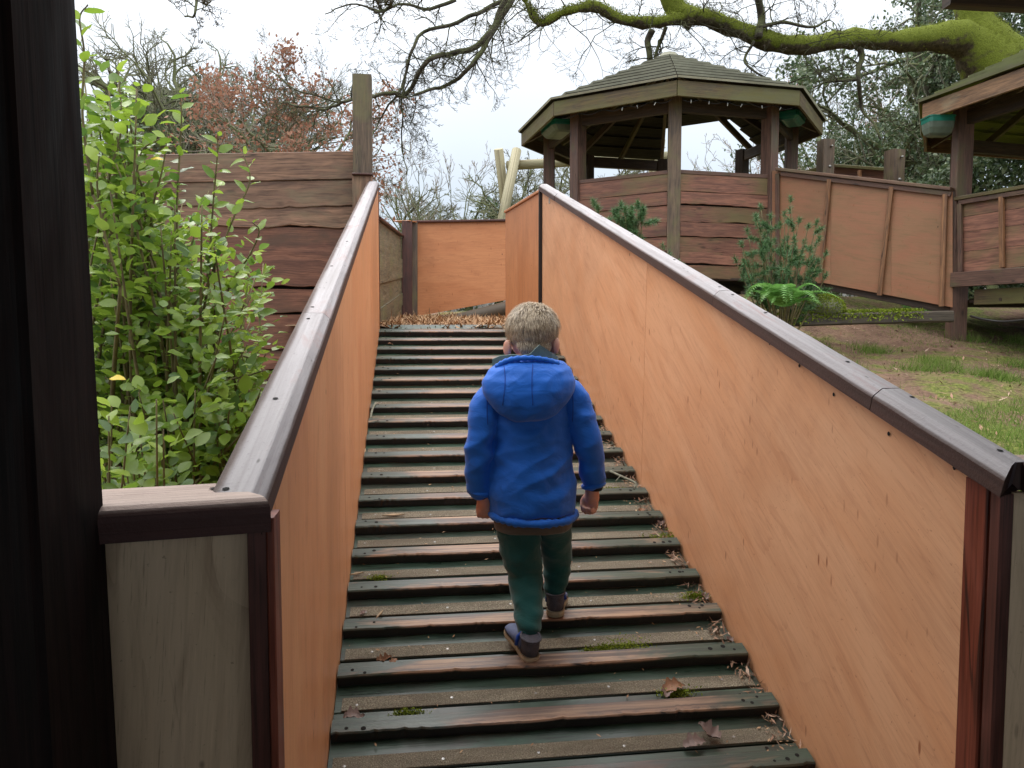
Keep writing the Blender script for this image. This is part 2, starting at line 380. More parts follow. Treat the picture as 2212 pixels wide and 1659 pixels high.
M['roofboard'] = roofmat('mossy grooved roof board', (0.022, 0.019, 0.012), (0.060, 0.054, 0.032), (0.50, 0.49, 0.38))
# worn cleats: green paint rubbed to brown along the front edge
t = NT('worn cleat'); v, rv = uvrand(t)
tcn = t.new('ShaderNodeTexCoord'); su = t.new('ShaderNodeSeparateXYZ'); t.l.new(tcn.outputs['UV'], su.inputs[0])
g = t.noise(t.map(v, (1.6, 60, 1)), 1.0, 6, 0.62, 0.5); big = t.noise(t.map(v, (1.2, 5, 1)), 1.6, 4, 0.6, 0.8)
brown = t.ramp(t.math('MULTIPLY_ADD', g, 0.6, t.math('MULTIPLY', big, 0.4)), [(0.34, (0.03, 0.019, 0.015)), (0.50, (0.12, 0.07, 0.048)), (0.64, (0.44, 0.28, 0.17))])
green = t.ramp(g, [(0.35, (0.02, 0.035, 0.026)), (0.7, (0.055, 0.085, 0.058))])
endf = t.math('ABSOLUTE', t.math('SUBTRACT', t.math('DIVIDE', su.outputs[0], 1.25), 0.48))
wear = t.math('ADD', t.math('MULTIPLY', big, 1.1), t.math('MULTIPLY', endf, -0.95))
wf = t.ramp(wear, [(0.22, 0.0), (0.36, 1.0)])
colc = t.mix(wf, green, brown)
arr = t.noise(t.map(v, (9, 30, 1)), 1.6, 5, .7, .6)
edge = t.math('MULTIPLY', t.ramp(su.outputs[1], [(.030, 1.0), (.047, 0.0)]), t.ramp(arr, [(.42, 0.0), (.52, 1.0)]))
colc = t.mix(t.math('MULTIPLY', edge, t.math('MULTIPLY_ADD', wf, .8, .1)), colc, (0.36, 0.20, 0.115))
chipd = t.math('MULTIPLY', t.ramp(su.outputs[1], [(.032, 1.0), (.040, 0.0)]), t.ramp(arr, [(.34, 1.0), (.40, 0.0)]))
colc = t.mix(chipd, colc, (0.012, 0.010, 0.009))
colc = t.mix(t.ramp(su.outputs[1], [(.024, 1.0), (.030, 0.0)]), colc, (0.013, 0.010, 0.009))  # front face coloured near black, shade painted into the cleat
t.set(Base_Color=colc, Roughness=t.ramp(big, [(0.35, 0.28), (0.65, 0.5)]), Specular_IOR_Level=0.6); t.bump(g, 0.8, 0.003)
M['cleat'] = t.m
# gritty anti-slip strip
t = NT('gritty anti slip strip'); v, rv = uvrand(t)
a = t.noise(t.map(v, (1, 1, 1)), 260.0, 3, 0.7); b = t.noise(t.map(v, (2, 8, 1)), 2.0, 4, 0.6, .5); c2 = t.noise(t.map(v, (40, 9, 1)), 3.0, 3, 0.6)
col = t.ramp(a, [(0.30, (0.07, 0.06, 0.04)), (0.56, (0.24, 0.205, 0.145)), (0.72, (0.46, 0.41, 0.30))])
col = t.mix(t.ramp(b, [(0.40, 0.0), (0.66, 0.55)]), col, (0.085, 0.065, 0.045)); col = t.mix(t.ramp(c2, [(0.5, 0), (.75, .35)]), col, (0.09, 0.10, 0.05))
t.set(Base_Color=col, Roughness=0.8); t.bump(a, 0.9, 0.003); M['grit'] = t.m
M['steel'] = simple('screw steel', (0.35, 0.34, 0.32), 0.35, metal=0.8)
M['hole'] = simple('screw hole', (0.008, 0.007, 0.006), 0.9)
M['teal'] = simple('teal plastic', (0.012, 0.17, 0.12), 0.35, 0.3, 6, spec=.5)
M['greyplastic'] = simple('frosted grey green plastic', (0.13, 0.17, 0.13), 0.4, 0.35, 6)
M['chain'] = simple('dark chain', (0.03, 0.03, 0.03), 0.5, metal=0.6)
M['hose'] = simple('black hose', (0.012, 0.012, 0.012), 0.4)
M['bulb'] = simple('small white bulb', (0.75, 0.75, 0.72), 0.3)
M['tape'] = simple('grey tape', (0.42, 0.36, 0.30), 0.5)
# ================================================================== ground
def sstep(a, b, x): t = np.clip((x-a)/(b-a), 0, 1); return t*t*(3-2*t)
def fbm(x, y, s, seed=0):
    r = 0
    for i, (f, a) in enumerate(((1, 1), (2.3, .5), (5.1, .25), (11, .12))):
        r = r + a*np.sin(x*f/s+seed+i*1.7+1.3*np.sin(y*f/s*.8+i))*np.cos(y*f/s*1.1+seed*.6+i*2.1+1.1*np.sin(x*f/s*.7))
    return r
def tz(x, y):
    x = np.asarray(x, float); y = np.asarray(y, float)
    yl = np.clip(y, -3, 6.2); left = 0.22+0.145*yl
    left = left + 0.9*sstep(6.5, 16, y)
    yr = np.clip(y, -3, 8.3); right = 0.16+0.185*yr + 0.22*sstep(8.0, 9.2, y)
    right = right - 0.06*np.clip(x-3.2, 0, 4)*sstep(9, 4, y)
    mid = np.where(y < 5.83, Z0+S*y-0.22, 1.45+0.05*(y-5.83))
    mid = np.where(y < 1.25, 0.0, mid)
    mid = np.minimum(mid, 1.75)
    wl_ = sstep(-0.24, -0.34, x); wr = sstep(1.10, 1.2, x)
    right = right + 0.17*np.exp(-((y-8.3)/.75)**2)*sstep(2.6, 3.4, x)*sstep(6.6, 5.6, x)
    far = sstep(6.2, 6.6, y)
    z = mid*(1-wl_)*(1-wr)+left*wl_+right*wr
    wl2 = sstep(-0.5, -0.9, x); wr2 = sstep(2.0, 2.8, x)
    z2 = np.minimum(mid, 1.62)*(1-wl2)*(1-wr2)+left*wl2+right*wr2
    z = z*(1-far)+z2*far
    z = z*(1-sstep(12, 20, y))+2.05*sstep(12, 20, y)
    rough = 0.018*fbm(x, y, 0.35, 2)+0.035*fbm(x, y, 1.6, 5)
    inside = (x > -0.35) & (x < 1.15) & (y < 5.9)
    sh = (y < 1.3)
    return z + np.where(inside, -0.02, rough)*np.where(sh & (np.abs(x) < 2.6), 0, 1)-np.where(sh & (np.abs(x) < 2.6), 0.1, 0)
xs = np.concatenate((np.linspace(-120, -10, 12)[:-1], np.arange(-10, -1, .25), np.arange(-1, 7, .055), np.arange(7, 16, .3), np.linspace(16, 130, 12)))
ys = np.concatenate((np.linspace(-40, -4, 6)[:-1], np.arange(-4, 1, .25), np.arange(1, 9.5, .055), np.arange(9.5, 20, .3), np.linspace(20, 220, 16)))
X, Y = np.meshgrid(xs, ys); Z = tz(X, Y)
nx, ny = len(xs), len(ys); I = np.arange(nx*ny).reshape(ny, nx)
F = np.stack((I[:-1, :-1], I[:-1, 1:], I[1:, 1:], I[1:, :-1]), -1).reshape(-1, 4)
t = NT('earth moss and grass'); tcn = t.new('ShaderNodeTexCoord'); v = tcn.outputs['Object']
n1 = t.noise(v, 0.9, 6, 0.65, 0.5); n2 = t.noise(v, 5.0, 6, 0.65, 0.3); n3 = t.noise(v, 38.0, 4, 0.7); n4 = t.noise(v, 1.6, 5, .6, .4)
soil = t.ramp(t.math('ADD', t.math('MULTIPLY', n2, .5), t.math('MULTIPLY', n3, .5)), [(0.35, (0.085, 0.05, 0.034)), (0.65, (0.30, 0.19, 0.13))])
moss = t.ramp(n3, [(0.35, (0.05, 0.06, 0.014)), (0.65, (0.20, 0.225, 0.05))])
lit = t.ramp(n3, [(0.35, (0.06, 0.04, 0.028)), (0.7, (0.24, 0.17, 0.12))])
col = t.mix(t.ramp(t.math('MULTIPLY_ADD', n2, .45, t.math('MULTIPLY', n1, .6)), [(0.47, 0.0), (0.57, 1.0)]), soil, moss)
col = t.mix(t.ramp(n4, [(0.55, 0.0), (0.68, 0.8)]), col, lit)
t.set(Base_Color=col, Roughness=0.9, Specular_IOR_Level=0.2); t.bump(t.math('ADD', n3, t.math('MULTIPLY', n2, 1.5)), 0.9, 0.02); M['earth'] = t.m
gr = mesh_np('ground', np.stack((X, Y, Z), -1).reshape(-1, 3), F, M['earth'], None, True); tag(gr, kind='structure', label='bare brown earth with moss and short grass around the ramp')

# bark mulch path beyond the top of the ramp
mx_ = np.arange(-0.9, 2.3, .05); my_ = np.arange(5.80, 9.6, .05)
X, Y = np.meshgrid(mx_, my_)
Z = 1.535+0.05*(Y-5.8)+0.012*fbm(X, Y, .18, 3)+0.03*sstep(-.05, -.25, X)
I = np.arange(X.size).reshape(X.shape)
F = np.stack((I[:-1, :-1], I[:-1, 1:], I[1:, 1:], I[1:, :-1]), -1).reshape(-1, 4)
M['mulchbase'] = simple('mulch bed', (0.34, 0.22, 0.13), 0.9, .6, 30, .8)
p = mesh_np('bark_path', np.stack((X, Y, Z), -1).reshape(-1, 3), F, M['mulchbase'], None, True); tag(p, kind='structure', label='bark mulch path at the top of the ramp')
def chips(name, n, xr, yr, zf, size, mat, label, kind='stuff', flat=0.5):
    r = np.random.default_rng(abs(len(name)*7+n))
    c = np.stack((r.uniform(*xr, n), r.uniform(*yr, n), np.zeros(n)), 1); c[:, 2] = zf(c[:, 0], c[:, 1])+r.uniform(0.0, .012, n)
    a = r.uniform(0, 2*pi, n); d = np.stack((np.cos(a), np.sin(a), r.normal(0, .22*flat*2, n)), 1); w = np.stack((-np.sin(a), np.cos(a), r.normal(0, .3, n)), 1)
    L = (r.uniform(.4, 1.2, n)*size)[:, None]; Wd = L*r.uniform(.1, .3, n)[:, None]
    V = np.stack((c-d*L, c-w*Wd*.7+d*L*.1, c+d*L, c+w*Wd), 1).reshape(-1, 3)
    F = np.arange(4*n).reshape(-1, 4)
    o = mesh_np(name, V, F, mat, None, False); tag(o, label, None, None, kind); return o
M['chip'] = leafmat('bark chips', [(0.16, 0.09, 0.05), (0.42, 0.25, 0.14), (0.60, 0.42, 0.26), (0.28, 0.16, 0.09), (0.52, 0.34, 0.19)], 0.8, 0.0, .2)
chips('bark_mulch', 13000, (-.6, 1.9), (5.82, 9.2), lambda x, y: 1.535+0.05*(y-5.8)+0.012*fbm(x, y, .18, 3)+0.03*sstep(-.05, -.25, x), .055, M['chip'], 'pale orange brown bark mulch spread at the top of the ramp', flat=1.3)

# ================================================================== ramp
Xl, Xr = -0.215, 1.025
n_up = np.array([0, -sin(RA), cos(RA)]); along = np.array([0, cos(RA), sin(RA)])
def rp(x, y, h=0.0): return np.array([x, y, Z0+S*y])+n_up*h
rampo = thing('timber_ramp', 'sloping timber ramp with raised brown cleats and gritty strips, between the orange plywood walls', 'ramp', (0.4, 1.2, 0.2))
PER = 0.2015; CO = cos(RA)
Y1 = 2.099
hb = MB(); screws = MB()
def disc(mb, c, n, r, k=7, up=0.001):
    n = nrm(n); a = nrm(np.cross(n, (1, .2, .1))); b = np.cross(n, a)
    V = [c+n*up]+[c+n*up*.6+(a*cos(2*pi*i/k)+b*sin(2*pi*i/k))*r for i in range(k)]
    mb.add(V, [(0, i+1, (i+1) % k+1) for i in range(k)])
for k in range(-5, 19):
    y0 = Y1+PER*k
    if y0 < 1.15: continue
    j = lambda s: rnd.uniform(-s, s)
    w = PER/CO
    yend = y0+PER-.004
    bw = (yend-y0)/CO
    cy = (y0+yend)/2
    dx = j(.004)
    board('deck_board', rp(Xl+.002, cy, -.0145+j(.0015)), rp(Xr-.002, cy, -.0145+j(.0015)), along, bw, .029, M['greenboard'], rampo, .003)
    if y0 > 1.0:
        tk = .0035
        yy = y0+.001
        board('grit_strip', rp(Xl+.012+abs(j(.01)), yy+.0235+j(.001), .0022), rp(Xr-.012-abs(j(.02)), yy+.0235+j(.0015), .0022), along, .047/CO, .0042, M['grit'], rampo, .0008)
        for sx in (.07, .31, .55, .80, 1.1):
            disc(screws, rp(Xl+sx+j(.03), yy+.024+j(.008), .0045), n_up, .0042)
    ch_ = .036+j(.003)
    if y0 + .09 < 5.72:
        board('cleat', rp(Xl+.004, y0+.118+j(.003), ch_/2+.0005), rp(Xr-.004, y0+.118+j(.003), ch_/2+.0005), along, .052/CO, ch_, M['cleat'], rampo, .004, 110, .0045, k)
        for sx in (.05, .09, 1.13, 1.17, 1.19):
            disc(hb, rp(Xl+sx+j(.01), y0+.118+j(.014), ch_+.0008), n_up, .006+j(.002), up=.0005)
    for sx in (.05, 1.16): disc(hb, rp(Xl+sx+j(.01), y0+.178+j(.008), .001), n_up, .005, up=.0005)
ob = screws.build('screws', M['steel'], rampo, False); ob['kind'] = 'stuff'
ob = hb.build('screw_holes', M['hole'], rampo, False); ob['kind'] = 'stuff'
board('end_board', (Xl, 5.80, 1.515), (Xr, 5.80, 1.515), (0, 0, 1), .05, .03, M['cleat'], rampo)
for x in (-.16, .4, .97):
    board('joist', rp(x, 1.2, -.10), rp(x, 5.76, -.10), (1, 0, 0), .05, .14, M['sleeper'], rampo)

# ================================================================== ramp side walls
HT = 1.022      # panel height above the ramp plane, upright
def wz(y, h=HT): return Z0+S*y+h
# right wall
wr = thing('ramp_wall', 'long orange plywood ramp wall to the right of the walking boy, with a grey brown top rail', 'wall', (1.05, 1.2, .2))
seams = [1.292, 3.33, 5.94]
ytilt = -.06
def rpan(ya, yb, X, th, mat, par, za=-.06, gap=.0015):
    a, b = ya+gap, yb-gap
    slab('plywood_panel', [(X, a, wz(a, za)), (X, b, wz(b, za)), (X, b+ytilt*(yb < 5.9), wz(b+ytilt*(yb < 5.9))), (X, a+ytilt*(ya > 1.3), wz(a+ytilt*(ya > 1.3)))], (th, 0, 0), mat, par, (0, 1, 0))
for a, b in zip(seams[:-1], seams[1:]): rpan(a, b, 1.03, .014, M['ply_r'], wr)
board('corner_trim', (1.036, 1.262, 0.05), (1.036, 1.262, wz(1.262, HT)-.004), (0, 1, 0), .056, .034, M['trimred'], wr, .003)
board('stud', (1.030, 1.211, 0.05), (1.030, 1.211, wz(1.22, HT)-.006), (0, 1, 0), .03, .026, M['rim'], wr)
slab('outer_panel', [(1.052, 1.25, wz(1.25, -.25)), (1.052, 5.94, wz(5.94, -.25)), (1.052, 5.94, wz(5.94)), (1.052, 1.25, wz(1.25))], (.014, 0, 0), M['ply_old'], wr, (0, 1, 0))
def cap(name, ya, yb, xi, xo, par, side):
    # moulded top rail: dark upright inner face, rounded shoulder, wide flat top
    th = .052; pr = []
    s = 1 if xo > xi else -1
    W = abs(xo-xi)
    pts = [(0, 0), (0, .031), (.003, .036), (.014, .047), (.018, .051), (.021, .052), (W-.008, .052), (W-.002, .049), (W, .043), (W, 0)]
    V, Fs, uv = [], [], []
    per = [0]
    for a, b in zip(pts[:-1], pts[1:]): per.append(per[-1]+math.hypot(b[0]-a[0], b[1]-a[1]))
    per.append(per[-1]+W)
    segs = 14; n = len(pts)
    for i in range(segs+1):
        y = ya+(yb-ya)*i/segs
        for (w, h) in pts:
            jig = .0012*mnoise.noise(Vector((y*9, w*40+h*60, 3)))
            yy = y+ (0.05*(w/W) * (1 if i == 0 and name_end[0] else 0))
            V.append(np.array([xi+s*w, yy, wz(yy, HT+.001)])+n_up*(h+jig))
    for i in range(segs):
        for k in range(n):
            q = (k+1) % n; f = (i*n+k, i*n+q, (i+1)*n+q, (i+1)*n+k)
            u0, u1 = abs(yb-ya)*i/segs/CO, abs(yb-ya)*(i+1)/segs/CO
            u = [(u0, per[k]), (u0, per[k+1]), (u1, per[k+1]), (u1, per[k])]
            if s < 0: f = f[::-1]; u = u[::-1]
            Fs.append(f); uv += u
    cp = [tuple(range(n)), tuple(range(segs*n, segs*n+n))[::-1]]
    if s > 0: cp = [c[::-1] for c in cp]
    for c in cp: uv += [(pts[i % n][1], pts[i % n][0]) for i in c]
    return mesh_np(name, V, [np.array(Fs), np.array(cp)], M['cap'], par, False, uv)
name_end = [True]
cb = [1.185, 1.575, 2.455, 5.3, 5.96]
cb = [1.185, 1.572, 2.478, 5.32, 5.97]
for a, b in zip(cb[:-1], cb[1:]):
    name_end[0] = a < 1.3; cap('rail_board', a+.002, b-.002, 1.006+rnd.uniform(-.0015, .0015), 1.073, wr, 1)
hs = MB()
def railholes(xs_, ylist):
    for y in ylist:
        x = xs_[0]+rnd.uniform(0, xs_[1]-xs_[0]); disc(hs, np.array([x, y, wz(y, HT)])+n_up*.0535, n_up, .0055)
railholes((1.045, 1.062), [1.26, 1.75, 1.52, 2.2, 2.42, 2.53, 3.0, 3.6, 4.2, 4.9])
hs.build('screw_holes', M['hole'], wr, False)['kind'] = 'stuff'
ph = MB()
for (px, py) in [(2075*1, 1000), (2062, 1010), (1920, 937), (1801, 852), (1727, 790), (1663, 742), (1600, 690), (1180, 440), (1404, 545)]:
    q = onX(px, py, 1.0285)
    if q[1] > 1.3: disc(ph, q, (-1, 0, 0), .005)
ph.build('panel_holes', M['hole'], wr, False)['kind'] = 'stuff'
q = onX(1187, 428, 1.028); slab('grey_tape', [q+np.array((0, -.02, -.04)), q+np.array((0, .03, -.035)), q+np.array((0, .03, .03)), q+np.array((0, -.02, .025))], (-.001, 0, 0), M['tape'], wr)

# left wall
wlft = thing('ramp_wall', 'orange plywood ramp wall seen edge-on beside the leafy bush, its wide pale rail shining', 'wall', (-.25, 1.2, .2))
Xp = -.215
slab('plywood_panel', [(Xp, 1.19, wz(1.19, -.06)), (Xp, 2.6, wz(2.6, -.06)), (Xp, 2.56, wz(2.56)), (Xp, 1.19, wz(1.19))][::-1], (-.014, 0, 0), M['ply_l'], wlft, (0, 1, 0))
slab('plywood_panel', [(Xp, 2.603, wz(2.603, -.06)), (Xp, 5.80, wz(5.80, -.06)), (Xp, 5.80, wz(5.80)), (Xp, 2.563, wz(2.563))][::-1], (-.014, 0, 0), M['ply_l'], wlft, (0, 1, 0))
slab('outer_panel', [(-.275, 1.25, wz(1.25, -.45)), (-.275, 5.80, wz(5.80, -.45)), (-.275, 5.8, wz(5.8)), (-.275, 1.25, wz(1.25))][::-1], (-.012, 0, 0), M['ply_old'], wlft, (0, 1, 0))
cbl = [1.135, 2.18, 5.86]
for i, (a, b) in enumerate(zip(cbl[:-1], cbl[1:])):
    name_end[0] = (i == 0)
    cap('rail_board', a+.001, b-.001, -.2125, -.292, wlft, -1)
hs = MB(); railholes((-.275, -.25), [1.19, 1.55, 2.12, 2.24, 2.8, 3.3, 4.0, 4.8]); hs.build('screw_holes', M['hole'], wlft, False)['kind'] = 'stuff'
board('end_trim', (-.222, 5.82, 1.4), (-.222, 5.82, wz(5.82)), (0, 1, 0), .03, .024, M['rim'], wlft)

# ================================================================== shelter round the camera
sh = thing('timber_shelter', 'dark timber shelter framing the view, black post down the left edge', 'shelter', (0.2, -.8, .2))
# black post
a = dep(163, 0, .98); b = dep(257, 1659, .93)
ctr = lambda e, d: e + np.array((-.085, -.02, 0))
A_ = a+(a-b)*.6; B_ = b+(b-a)*.05; A_, B_ = A_+np.array((-.122, .0, 0)), B_+np.array((-.108, .0, 0))
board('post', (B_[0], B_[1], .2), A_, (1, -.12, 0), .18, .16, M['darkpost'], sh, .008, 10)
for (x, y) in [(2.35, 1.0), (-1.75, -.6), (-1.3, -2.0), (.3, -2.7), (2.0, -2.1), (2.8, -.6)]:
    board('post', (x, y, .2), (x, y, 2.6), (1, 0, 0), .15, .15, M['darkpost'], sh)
# beam in the top right corner and the eaves
c0 = dep(2034, 21, 2.35); c1 = np.array([c0[0]+2.2, c0[1]-.05, c0[2]])
board('fascia_board', (c0[0], c0[1]-.02, c0[2]+.075), (c1[0], c1[1], c0[2]+.075), (0, 0, 1), .15, .04, M['soffit'], sh)
ez = c0[2]+.15
poly = [(c0[0], c0[1]), (c1[0], c1[1]), (4.3, .4), (4.3, -1.8), (2.2, -3.6), (-1.2, -3.6), (-2.9, -1.8), (-2.9, .2), (-1.9, 1.05), (.2, 1.45)]
cen = np.array((.7, -1.0, ez+1.0))
for i in range(len(poly)):
    p, q = poly[i], poly[(i+1) % len(poly)]
    for k in range(6):
        f0, f1 = k/6, (k+1)/6
        pa = np.array((*p, ez)); pb = np.array((*q, ez))
        q0, q1, q2, q3 = pa+(cen-pa)*f0, pb+(cen-pb)*f0, pb+(cen-pb)*f1, pa+(cen-pa)*f1
        slab('roof_board', [q0, q1, q2, q3], (0, 0, .02), M['soffit'], sh)
for k in range(36):
    y = 1.13-k*.125
    board('floor_board', (-2.6, y, .185), (3.2, y, .185), (0, 1, 0), .119, .028, M['soffit'], sh)
for (p, q) in [((-1.75, .2), (-1.75, -1.6)), ((-1.75, -1.6), (-.7, -2.9)), ((-.7, -2.9), (1.6, -2.9)), ((1.6, -2.9), (3.0, -1.2)), ((3.0, -1.2), (3.0, .2)), ((3.0, .2), (2.35, 1.0))]:
    slab('side_panel', [(*p, .2), (*q, .2), (*q, 1.25), (*p, 1.25)], (.02, .01, 0), M['ply_raw'], sh)
# low wall left of the ramp mouth
la = np.array((sin(radians(80.1)), cos(radians(80.1)), 0)); lb = np.array((cos(radians(80.1)), -sin(radians(80.1)), 0))  # lb towards camera
wl1 = thing('low_wall', 'low wall beside the black post: greyed plywood panel under a rounded dark rail', 'wall', (-.6, 1.1, .2))
corner = np.array((-.235, 1.16, 0))
pe = corner-la*1.5
def lw(d, zz, o=0): p = corner-la*d+lb*o; return (p[0], p[1], zz)
slab('plywood_panel', [lw(1.6, .2, .0), lw(0.0, .2, .0), lw(0.0, 1.216, .0), lw(1.6, 1.216, .0)], -lb*.014, M['ply_raw'], wl1, la)
def roundcap(name, P0, P1, W, mat, par, width=.112, th=.05, miter=0.0, r=.022):
    P0, P1 = np3(P0), np3(P1); L = nrm(P1-P0); W = nrm(W); ln = np.linalg.norm(P1-P0)
    pts = [(0, 0), (0, th-r)]+[(r-r*cos(a), th-r+r*sin(a)) for a in (radians(22), radians(45), radians(68), radians(90))]+[(width-.006, th), (width, th-.006), (width, 0)]
    per = [0]
    n = len(pts)
    for i in range(n): a, b = pts[i], pts[(i+1) % n]; per.append(per[-1]+math.hypot(b[0]-a[0], b[1]-a[1]))
    V = []
    for s_ in (0, 1):
        for (w, h) in pts: V.append((P0 if s_ == 0 else P1)+W*w+np.array((0, 0, h))- (L*miter*(w/width) if s_ == 1 else 0))
    Fs = [(k, (k+1) % n, n+(k+1) % n, n+k) for k in range(n)]; uv = []
    for k in range(n): uv += [(0, per[k]), (0, per[k+1]), (ln, per[k+1]), (ln, per[k])]
    cp = [tuple(range(n))[::-1], tuple(range(n, 2*n))]
    for c in cp: uv += [(pts[i % n][1], pts[i % n][0]) for i in c]
    if np.dot(np.cross(L, W), (0, 0, 1)) < 0: pass
    return mesh_np(name, V, [np.array(Fs), np.array(cp)], mat, par, False, uv)
zc = 1.218
M['rail2'] = railmat('pinkish grooved rail', (0.26, 0.17, 0.14), (0.56, 0.44, 0.38), (0.42, 0.27, 0.23), (0.075, 0.030, 0.024), .040, .19, 110)
roundcap('rail_board', lw(1.6, zc, .045), lw(-.030, zc, .045), -lb, M['rail2'], wl1, width=.14, miter=.085)
hh = MB(); disc(hh, np.array(lw(.05, zc+.0515, -.04)), (0, 0, 1), .0075); disc(hh, np.array(lw(.40, zc+.0515, -.02)), (0, 0, 1), .009); hh.build('screw_holes', M['hole'], wl1, False)['kind'] = 'stuff'
board('corner_post', (-.2205, 1.150, .2), (-.2205, 1.150, 1.215), (1, 0, 0), .027, .03, M['rim'], wl1, .001)
board('corner_trim', (-.201, 1.158, .2), (-.201, 1.158, 1.236), (0, 1, 0), .055, .011, M['trimred'], wl1, .002)
# low wall right of the ramp mouth
wl2 = thing('low_wall', 'low wall at the right edge: dark green grey plywood below a rounded dark rail', 'wall', (1.4, 1.17, .2))
slab('plywood_panel', [(1.040, 1.196, .2), (2.5, 1.196, .2), (2.5, 1.196, 1.225), (1.040, 1.196, 1.225)], (0, .012, 0), M['ply_raw'], wl2, (1, 0, 0))
roundcap('rail_board', (2.5, 1.165, 1.227), (1.047, 1.165, 1.227), (0, 1, 0), M['rail2'], wl2, width=.12, miter=.035)
hh = MB(); disc(hh, np.array((1.13, 1.22, 1.279)), (0, 0, 1), .007); hh.build('screw_holes', M['hole'], wl2, False)['kind'] = 'stuff'

# ================================================================== tall waney fence on the left
fn = thing('waney_fence', 'tall fence of rough brown waney-edged boards behind the leafy bush', 'fence', onY(600, 720, 6.0))
FY = 5.98
rights = [327, 390, 447, 494, 627, 680, 757, 801, 838]
lefts = [346, 410, 458, 490, 620, 682, 768, 806, 845]
for i in range(8):
    g_ = -3 if i < 3 else -2; yr0, yr1 = rights[i], rights[i+1]+g_; yl0, yl1 = lefts[i], lefts[i+1]+g_
    off = .012*i if i > 2 else .01*i
    R0, R1 = onY(764, yr0, FY+off), onY(764, yr1, FY+off); L0, L1 = onY(120, yl0-8, FY+off), onY(120, yl1-6, FY+off)
    w = (R0[2]-R1[2])
    board('fence_board', (L0+L1)/2, (R0+R1)/2, (0, 0, 1), w, .028, M['fence'] if i < 3 else M['fencered'], fn, .004, 40, .030 if i not in (0,) else .005, i+3)
slab('gap_shade_sheet', [onY(120, 352, FY+.14), onY(120, 840, FY+.14), onY(764, 830, FY+.14), onY(764, 340, FY+.14)], (0, .01, 0), M['black'], fn)  # black sheet added behind the fence so its gaps look shaded
for px in (330, 560): 
    q = onY(px, 600, 6.09); board('fence_post', (q[0], q[1], .9), (q[0], q[1], 2.7), (1, 0, 0), .1, .1, M['post'], fn)
tp = thing('tall_post', 'tall square weathered post rising above the left end of the ramp', 'post', onY(783, 720, 5.95))
q0 = onY(782.5, 165, 5.93); q1 = onY(782.5, 385, 5.93)
board('upright', (q1[0], q1[1], 1.2), q0, (1, 0, 0), .139, .12, M['post'], tp, .004)
board('upright_seat', (q1[0]+.006, q1[1]-.09, 1.2), (q1[0]+.006, q1[1]-.09, onY(784, 381, 5.84)[2]), (1, 0, 0), .145, .05, M['fence'], tp)
board('cap_block', (q1[0]-.065, q1[1]-.1, onY(784, 379, 5.83)[2]+.004), (q1[0]+.085, q1[1]-.1, onY(784, 379, 5.83)[2]+.004), (0, 1, 0), .08, .014, M['rim'], tp)

# ================================================================== walls beyond the top of the ramp
tw = thing('turn_wall', 'short orange plywood wall turning away past the dark strip, top edge rising to the gazebo side', 'wall', (1.0, 6.0, 1.55))
A1 = np.array((1.032, 5.985, 0)); e = dep(1092, 600, 7.25); dirv = nrm((e[0]-1.032, e[1]-5.985, 0))
ln = math.hypot(e[0]-1.032, e[1]-5.985)
ztopA = wz(5.94)+.005; ztopB = dep(1092, 462, 7.25)[2]
pA, pB = np.array((1.032, 5.985, 0)), np.array((e[0], e[1], 0)); 
def pz(p, z): return np.array((p[0], p[1], z))
nn_ = np.array((-dirv[1], dirv[0], 0))
slab('plywood_panel', [pz(pA, 1.5), pz(pB, 1.5), pz(pB, ztopB), pz(pA, ztopA)], -nn_*.014, M['ply_far'], tw, (0, 0, 1))
board('top_strip', pz(pA, ztopA+.012), pz(pB, ztopB+.012), nn_, .03, .022, M['ply_far'], tw)
board('dark_strip', (1.018, 5.965, 1.5), (1.018, 5.965, wz(5.94)+.01), (1, 0, 0), .026, .03, M['black'], tw)
bk = thing('back_wall', 'orange plywood wall facing the ramp across the bark path, bottom edge slanting', 'wall', dep(990, 690, 8.6))
d = 8.55
slab('plywood_panel', [dep(901, 683, d), dep(1094, 648, d), dep(1150, 640, d), dep(1150, 478, d), dep(901, 481, d)], (.0, .014, 0), M['ply_far'], bk, (1, 0, 0))
board('top_rail', dep(893, 479, d-.01), dep(1150, 475, d-.01), (0, 0, 1), .024, .05, M['rim'], bk)
board('end_batten', dep(896, 688, d-.08), dep(896, 481, d-.08), (1, 0, 0), .062, .05, M['post'], bk)
bp = thing('box_post', 'dark brown boxed post left of the far orange wall', 'post', dep(880, 690, 8.3))
board('upright', dep(879.5, 700, 8.4), dep(879.5, 479, 8.4), (1, 0, 0), .112, .112, M['rim'], bp)
board('cap_block', dep(858, 479, 8.5), dep(892, 478, 8.38), (0, 0, 1), .01, .13, M['ply_far'], bp)
bw = thing('board_wall', 'low wall of greenish grey boards running from the left ramp wall to the boxed post', 'wall', dep(845, 700, 7.3))
M['greyboard'] = wood('grey green lapped board', (0.085, 0.075, 0.042), (0.20, 0.165, 0.10), 0.65, 30, patch=(0.14, 0.15, 0.06), patch_amt=.5)
na = onY(817, 700, 5.88); fb = dep(869, 690, 8.42)
tops = [(474, 514), (548, 560), (610, 598), (668, 632), (708, 655), (726, 690)]
nA = np.array((na[0], na[1], 0)); fB = np.array((fb[0], fb[1], 0))
zt = lambda px, py, P: EYE[2]+ (ray(px, py)[2]/ray(px, py)[1])*P[1]
for i in range(5):
    za0, za1 = zt(820, tops[i][0], nA), zt(820, tops[i+1][0], nA); zb0, zb1 = zt(868, tops[i][1], fB), zt(868, tops[i+1][1], fB)
    off = np.array((.012*(i % 2), 0, 0))
    slab('wall_board', [pz(nA+off, za1-.01), pz(fB+off, zb1-.01), pz(fB+off, zb0), pz(nA+off, za0)], (-.02, 0, 0), M['greyboard'], bw)
